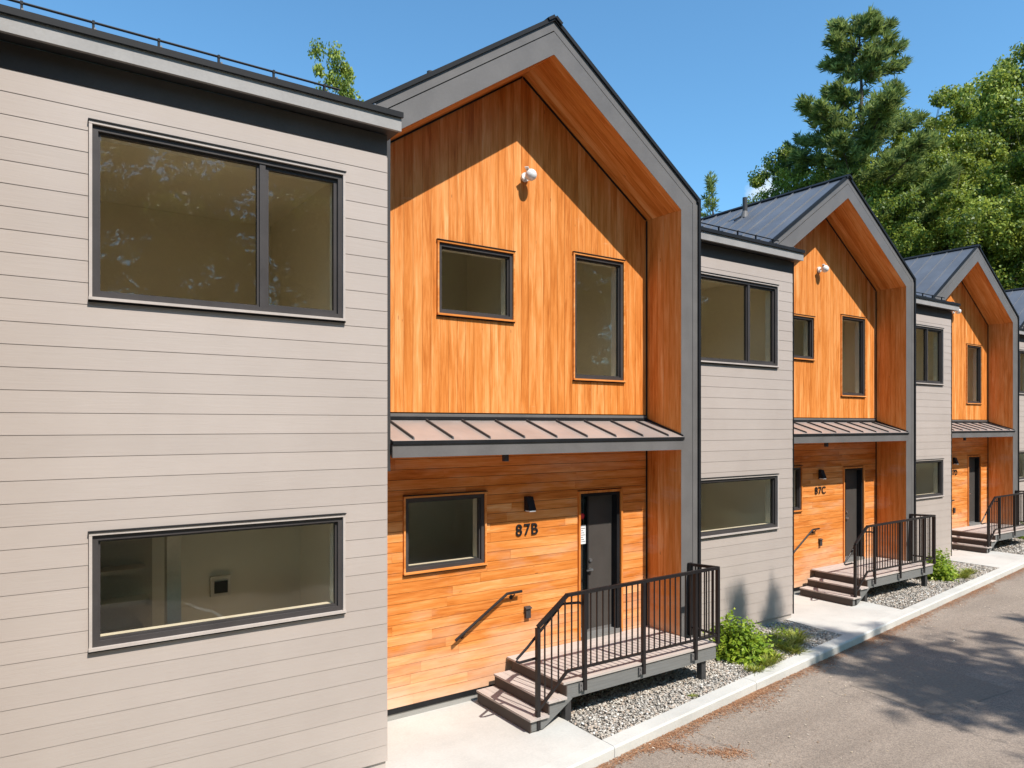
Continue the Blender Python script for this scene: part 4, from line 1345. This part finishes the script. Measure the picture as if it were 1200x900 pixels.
def pine_needles(seed, H, Rb, z0, ntuft=1700, nq=9, nl=0.30, profile=None, upsweep=0.45):
    rg = np.random.default_rng(seed)
    P = []; D = []; br = []
    z = z0
    while z < H - 0.5:
        f = (z - z0) / (H - z0)
        nbr = rg.integers(4, 7)
        ph = rg.uniform(0, 6.28)
        for i in range(nbr):
            Lb = Rb * (profile(f) if profile else (1 - f) ** 0.75) * rg.uniform(0.55, 1.18)
            if rg.random() < 0.10: continue
            a = ph + 6.28 * i / nbr + rg.uniform(-0.35, 0.35)
            zb = z + rg.uniform(-0.3, 0.3)
            sw = upsweep * rg.uniform(0.6, 1.4)
            tip = np.array([math.cos(a) * Lb, math.sin(a) * Lb, zb + sw * Lb * 0.75 + 0.06 * Lb])
            br.append((np.array([0, 0, zb]), np.array([math.cos(a) * Lb * 0.55, math.sin(a) * Lb * 0.55, zb + sw * Lb * 0.22]), tip, Lb))
        z += rg.uniform(0.6, 1.2) * (H / 22) ** 0.8
    tot = sum(b[3] for b in br)
    for b0, b1, b2, Lb in br:
        n = max(4, int(ntuft * Lb / tot))
        side = np.array([-b2[1], b2[0], 0]) / (Lb + 1e-6)
        for j in range(n):
            t = rg.uniform(0.10, 1.0) ** 0.7
            p = (1 - t) ** 2 * b0 + 2 * t * (1 - t) * b1 + t * t * b2
            w = Lb * 0.24 * (1.15 - t) + 0.12
            off = side * rg.normal(0, w * 0.7) + np.array([0, 0, rg.normal(0.05, 0.14)])
            P.append(p + off)
            dd = (b2 - b0); dd = dd / (np.linalg.norm(dd) + 1e-6) + side * rg.normal(0, 0.5) + np.array([0, 0, 0.75])
            D.append(dd / np.linalg.norm(dd))
    # leader
    for j in range(30):
        P.append(np.array([rg.normal(0, 0.12), rg.normal(0, 0.12), H - rg.uniform(0, 1.2)])); D.append(np.array([0, 0, 1.0]))
    P = np.array(P); D = np.array(D)
    n = len(P)
    tt = rg.uniform(0.1, 0.9, n)
    Pq = np.repeat(P, nq, 0); Dq = np.repeat(D, nq, 0) + rg.normal(0, 0.55, (n * nq, 3))
    Dq /= np.linalg.norm(Dq, axis=1, keepdims=True)
    T = np.clip(np.repeat(tt, nq) + rg.normal(0, 0.14, n * nq), 0, 1)
    r = rg.normal(size=(n * nq, 3)); sd_ = np.cross(Dq, r); sd_ /= (np.linalg.norm(sd_, axis=1, keepdims=True) + 1e-9)
    ln = (rg.uniform(0.7, 1.3, n * nq) * nl)[:, None]; w = ln * 0.075
    V = np.stack([Pq - sd_ * w * 0.5, Pq + Dq * ln * 0.5 - sd_ * w, Pq + Dq * ln, Pq + Dq * ln * 0.5 + sd_ * w], 1).reshape(-1, 3)
    F = np.arange(n * nq * 4).reshape(-1, 4)
    tm = MB((0, 0, 1))
    pts = [(0.12 * math.sin(i * 1.3), 0.1 * math.cos(i * 1.7) - 0.1, H * i / 7 - (0.2 if i == 0 else 0)) for i in range(8)]
    tm.tube(pts, [0.011 * H * (1 - i / 7.4) + 0.012 for i in range(8)], 9)
    for b0, b1, b2, Lb in br:
        tm.tube([tuple(b0), tuple(b1), tuple(b2)], [0.012 * Lb + 0.012, 0.008 * Lb + 0.008, 0.006], 5, caps=False)
    return (V, F, np.repeat(T, 4)), tm

def place_tree(name, label, cat, loc, rz, scale, crown_me, trunk_me, group):
    t = thing(name, label, cat, loc, group)
    t.rotation_euler = (0, 0, rz); t.scale = (scale[0], scale[0], scale[1])
    link('crown', crown_me, t)
    link('trunk', trunk_me, t)
    return t

(dc1, cc1) = decid_crown(21, 5.6, 12.0, 17.0, 95000, 0.185)
(dc2, cc2) = decid_crown(35, 5.0, 11.0, 16.0, 85000, 0.18)
DEC = []
for i, (dc, cc, H) in enumerate(((dc1, cc1, 17), (dc2, cc2, 16))):
    cm_ = foliage_mesh('crown', dc[0], dc[1], dc[2], M_LEAF)
    tm = trunk_mb(H, 0.34, None, limbs=cc[::6]).mesh('trunk'); tm.materials.append(M_BARK)
    DEC.append((cm_, tm, float(np.percentile(dc[0][:, 2], 98.8))))
PINES = []
for i, (H, Rb, z0, nt_, prof) in enumerate(((28, 4.5, 8, 8500, lambda f: (0.55 + 0.6 * math.sin(min(1, f * 1.15 + 0.30) * 2.5)) * (1 - f) ** 0.40 + 0.08),
                                            (17, 2.9, 2.5, 1900, lambda f: (1 - f) ** 1.15 + 0.03),
                                            (28, 4.7, 7, 2600, lambda f: (0.55 + 0.6 * math.sin(min(1, f * 1.15 + 0.30) * 2.5)) * (1 - f) ** 0.40 + 0.08))):
    fl_, tm = pine_needles(5 + i, H, Rb, z0, nt_, 16 if i == 0 else 12, 0.40 if i == 0 else 0.28, prof)
    cm_ = foliage_mesh('crown', *fl_, M_NEEDLE)
    t_ = tm.mesh('trunk'); t_.materials.append(M_BARK)
    PINES.append((cm_, t_, H))

TH = 0.6052; F0 = 852.33
def at_px(x, zd):
    u = (x - 600) / F0
    return zd * (math.sin(TH) + u * math.cos(TH)), zd * (math.cos(TH) - u * math.sin(TH))
def ztop(y, zd): return EYE + (497.64 - y) / F0 * zd
trees = [  # px, depth, top y, model, rz, width factor, label
    (945, 49, 186, 0, 0.3, 0.80, 'lowest rounded green tree, left end of the leafy trees under the tall pine'),
    (1015, 52, 158, 1, 1.2, 0.95, 'leafy green tree rising right behind the second gable ridge'),
    (1078, 50, 134, 0, 2.4, 0.95, 'leafy green tree between the tall pine and the highest tree at right'),
    (1140, 54, 104, 1, 3.7, 1.15, 'broad green tree above the third gable'),
    (1196, 52, 72, 0, 5.0, 1.20, 'highest leafy tree, at the right edge of the photo'),
    (1255, 50, 60, 1, 0.9, 1.15, 'leafy tree just past the right edge'),
    (1110, 44, 190, 0, 4.1, 0.9, 'shaded green tree close behind the third roof'),
    (1170, 46, 180, 1, 2.0, 1.0, 'dark green tree behind the far right gable'),
    (1050, 45, 205, 1, 5.5, 0.85, 'low green tree close behind the second gable slope'),
    (1225, 44, 150, 0, 1.5, 1.0, 'dark leafy tree low at the right edge behind the last roof'),
    (408, 36, 90, 1, 0.5, 0.62, 'green tree top just showing over the flat eave at upper left'),
]
for (px, zd, yt, mi, rz, wf, lab) in trees:
    X, Y = at_px(px, zd)
    cm_, tm, H = DEC[mi]
    s = ztop(yt, zd) / H
    place_tree('leafy_tree', lab, 'tree', (X, Y, -0.16), rz, (wf, s), cm_, tm, 'trees behind the row')
for (px, zd, yt, mi, rz, wf, lab) in [
    (1006, 47, 19, 0, 0.8, 1.30, 'tallest pine standing high over all the other trees'),
    (932, 52, 172, 0, 2.0, 0.75, 'dark pine, lower, just left of the tallest pine'),
    (833, 42, 204, 1, 1.0, 1.15, 'small pointed conifer top between the first and second gables')]:
    X, Y = at_px(px, zd)
    cm_, tm, H = PINES[mi]
    place_tree('pine_tree', lab, 'pine tree', (X, Y, -0.16), rz, (wf, ztop(yt, zd) / H), cm_, tm, 'trees behind the row')
# trees across the road, behind the camera: their shade falls on the road and they mirror in the glass
cm_, tm, H = PINES[1]
for (X, Y, h, w, rz, lab) in ((11.95, -4.0, 16.5, 0.85, 0.4, 'pine across the road whose pointed shadow falls on the grey wall below 87C'),
                              (13.1, -4.7, 17.1, 1.1, 3.3, 'pine across the road just right of the pointed one'),
                              (14.0, -6.2, 16.2, 0.80, 2.1, 'wide pine across the road shading the asphalt at lower right'),
                              (12.9, -9.5, 18.6, 0.95, 5.0, 'pine across the road closest to the camera, shading the very bottom right of the road'),
                              (17.6, -6.0, 15.5, 1.1, 4.0, 'pine across the road beyond the wide one')):
    cm_, tm, H = PINES[2 if ('wide pine' in lab or 'closest' in lab) else 1]
    place_tree('pine_tree', lab, 'pine tree', (X, Y, -0.16), rz, (w, h / H), cm_, tm, 'trees across the road')
for i in range(22):
    X = -16 + i * 6.0 + (i % 3) * 0.8; Y = -15.5 - (i % 2) * 4.0 + 0.06 * X * (X > 0)
    cm_, tm, H = DEC[i % 2]
    place_tree('leafy_tree', 'leafy tree in the wood across the road behind the camera', 'tree', (X, Y, -0.16), i * 1.3, (1.0, (15.5 + (i * 7 % 4)) / H), cm_, tm, 'wood across the road')

for i, (px, zd, h) in enumerate(((-420, 40, 15), (-260, 44, 16), (-120, 40, 14), (40, 46, 14), (170, 44, 13), (290, 46, 12), (560, 50, 13), (680, 50, 13),
                                 (1350, 48, 24), (1430, 50, 22), (1530, 52, 20), (1680, 56, 20), (1830, 50, 18), (2000, 48, 18))):
    X, Y = at_px(px, zd)
    cm_, tm, H = DEC[i % 2]
    place_tree('leafy_tree', ('leafy tree behind the row, hidden by the roofs or left of the photo' if px < 1000 else 'leafy tree behind the row, past the right edge of the photo'), 'tree',
               (X, Y, -0.16), i * 1.7, (1.0, h / H), cm_, tm, 'wood behind the row on the left' if px < 1000 else 'wood behind the row on the right')

# shrubs and grass tufts
def shrub_mesh(seed, R, Hh, n, leaf, ncl=46, mat=M_SHRUB):
    rg = np.random.default_rng(seed)
    d = rg.normal(size=(ncl, 3)); d[:, 2] = np.abs(d[:, 2]); d /= np.linalg.norm(d, axis=1, keepdims=True)
    cc = d * rg.uniform(0.55, 1.0, (ncl, 1)) * np.array([R, R * 0.9, Hh * 0.9]) * (1 + 0.2 * np.sin(d[:, :1] * 6 + seed))
    k = rg.integers(0, ncl, n)
    q = rg.normal(size=(n, 3)) * 0.085
    P = cc[k] + q; P[:, 2] = np.maximum(P[:, 2], 0.015)
    T = np.clip(rg.uniform(0.25, 0.75, ncl)[k] + rg.normal(0, 0.2, n), 0, 1)
    V, F, TT = leaf_quads(P, d[k] * 0.6, rg.uniform(0.7, 1.3, n) * leaf, 0.62, rg, T, 0.9)
    st_ = MB((0, 0, 1))
    for c_ in cc[::2]:
        st_.tube([(c_[0] * 0.1, c_[1] * 0.1, 0), (c_[0] * 0.6, c_[1] * 0.6, c_[2] * 0.6), tuple(c_)], [0.006, 0.004, 0.002], 5, caps=False)
    return foliage_mesh('foliage', V, F, TT, mat), st_
def grass_mesh(seed, R, Hh, n):
    rg = np.random.default_rng(seed)
    a = rg.uniform(0, 6.28, n); r = R * rg.random(n) ** 0.7
    P = np.stack([np.cos(a) * r * 0.6, np.sin(a) * r * 0.6, np.zeros(n)], 1)
    dr = np.stack([np.cos(a), np.sin(a), np.zeros(n)], 1) + rg.normal(0, 0.4, (n, 3)) * np.array([1, 1, 0])
    h = Hh * rg.uniform(0.5, 1.0, n)[:, None]
    tip = P + dr * (r * 0.7 + 0.05)[:, None] + np.array([0, 0, 1]) * h
    mid = (P + tip) / 2 + np.array([0, 0, 0.15]) * h
    sd_ = np.cross(dr, np.array([0, 0, 1.0])); sd_ /= (np.linalg.norm(sd_, axis=1, keepdims=True) + 1e-9)
    w = rg.uniform(0.004, 0.008, n)[:, None]
    V = np.stack([P, mid - sd_ * w, tip, mid + sd_ * w], 1).reshape(-1, 3)
    return foliage_mesh('blades', V, np.arange(n * 4).reshape(-1, 4), np.repeat(rg.random(n), 4), M_GRASS)
bits(420, 9)
sh1, ss1 = shrub_mesh(3, 0.44, 0.60, 2600, 0.085)
ss1 = ss1.mesh('stems'); ss1.materials.append(M_STEM)
sh2, ss2 = shrub_mesh(8, 0.20, 0.20, 520, 0.045, 22)
ss2 = ss2.mesh('stems'); ss2.materials.append(M_STEM)
gm1 = grass_mesh(2, 0.15, 0.15, 260)
gm2 = grass_mesh(5, 0.11, 0.10, 170)
def shrub(loc, s, rz, lab, me=(sh1, ss1)):
    t = thing('shrub', lab, 'shrub', loc, 'shrubs in the gravel beds'); t.scale = (s, s, s); t.rotation_euler = (0, 0, rz)
    link('foliage', me[0], t); link('stems', me[1], t)
shrub((9.42, 7.36, -0.04), 1.0, 0.0, 'large leafy lime green shrub at the right end of the nearest deck')
shrub((9.30 + DX, 7.30 + DY, -0.04), 1.0, 1.6, 'leafy green shrub at the right end of the second deck')
shrub((9.98, 7.45, -0.04), 0.95, 0.6, 'low dull green plant between the large shrub and the grey wall', (sh2, ss2))
shrub((10.9, 7.62, -0.04), 0.8, 2.6, 'small low plant near the foot of the grey wall before the second walkway', (sh2, ss2))
shrub((9.95 + DX, 7.3 + DY, -0.04), 1.0, 3.6, 'low yellow green plant beside the leafy shrub of the second bed', (sh2, ss2))
shrub((9.35 + 2 * DX, 7.3 + 2 * DY, -0.04), 0.9, 3.6, 'small shrub beyond the third deck at the right edge')
for i, (x, y, me, s, lab) in enumerate((
    (9.42, 6.86, gm1, 1.0, 'yellow green grass tuft at the kerb side foot of the large shrub'),
    (9.78, 7.0, gm2, 1.2, 'small grass tuft just right of the large shrub'),
    (10.35, 7.2, gm1, 1.1, 'spiky grass tuft in the middle of the first planted bed'),
    (10.75, 7.25, gm1, 1.0, 'grass tuft right of the spiky one, in tree shade'),
    (10.3, 6.98, gm2, 1.3, 'short grass tuft next to the kerb in the first bed'),
    (10.55, 7.55, gm1, 1.0, 'grass tuft close to the foot of the grey wall in the first bed'),
    (11.05, 7.45, gm2, 1.5, 'low green tuft nearest the second walkway'),
    (10.15, 7.75, gm2, 1.5, 'green tuft against the grey wall behind the large shrub'),
    (9.05, 6.78, gm2, 1.0, 'bright yellowish tuft alone on gravel by the kerb'),
    (7.53, 6.62, gm2, 0.45, 'tiny yellow weed in the gravel in front of the nearest deck'),
    (9.8 + DX, 6.95 + DY, gm1, 1.2, 'grass tuft near the kerb in the second bed'),
    (10.5 + DX, 7.1 + DY, gm1, 1.0, 'grass tuft farther along the second bed'))):
    t = link('grass_tuft', me); t.location = (x, y, -0.035); t.scale = (s, s, s); t.rotation_euler = (0, 0, i * 1.1)
    tag(t, lab, 'grass', 'grass tufts in the gravel beds')
# pale rock in the second bed
rk = MB(); rk.sphere((0, 0, 0), 0.13, 9, 6, 0.75)
rg_ = random.Random(5)
rk.v = [(x * rg_.uniform(0.85, 1.15), y * rg_.uniform(0.8, 1.1), z * rg_.uniform(0.85, 1.1)) for x, y, z in rk.v]
rock = obj('rock', rk, M_CONC); rock.location = (18.2, 8.25, 0.03)
tag(rock, 'pale rock on the gravel below the shrub of the second bed', 'rock')
print('objects', len(bpy.data.objects))
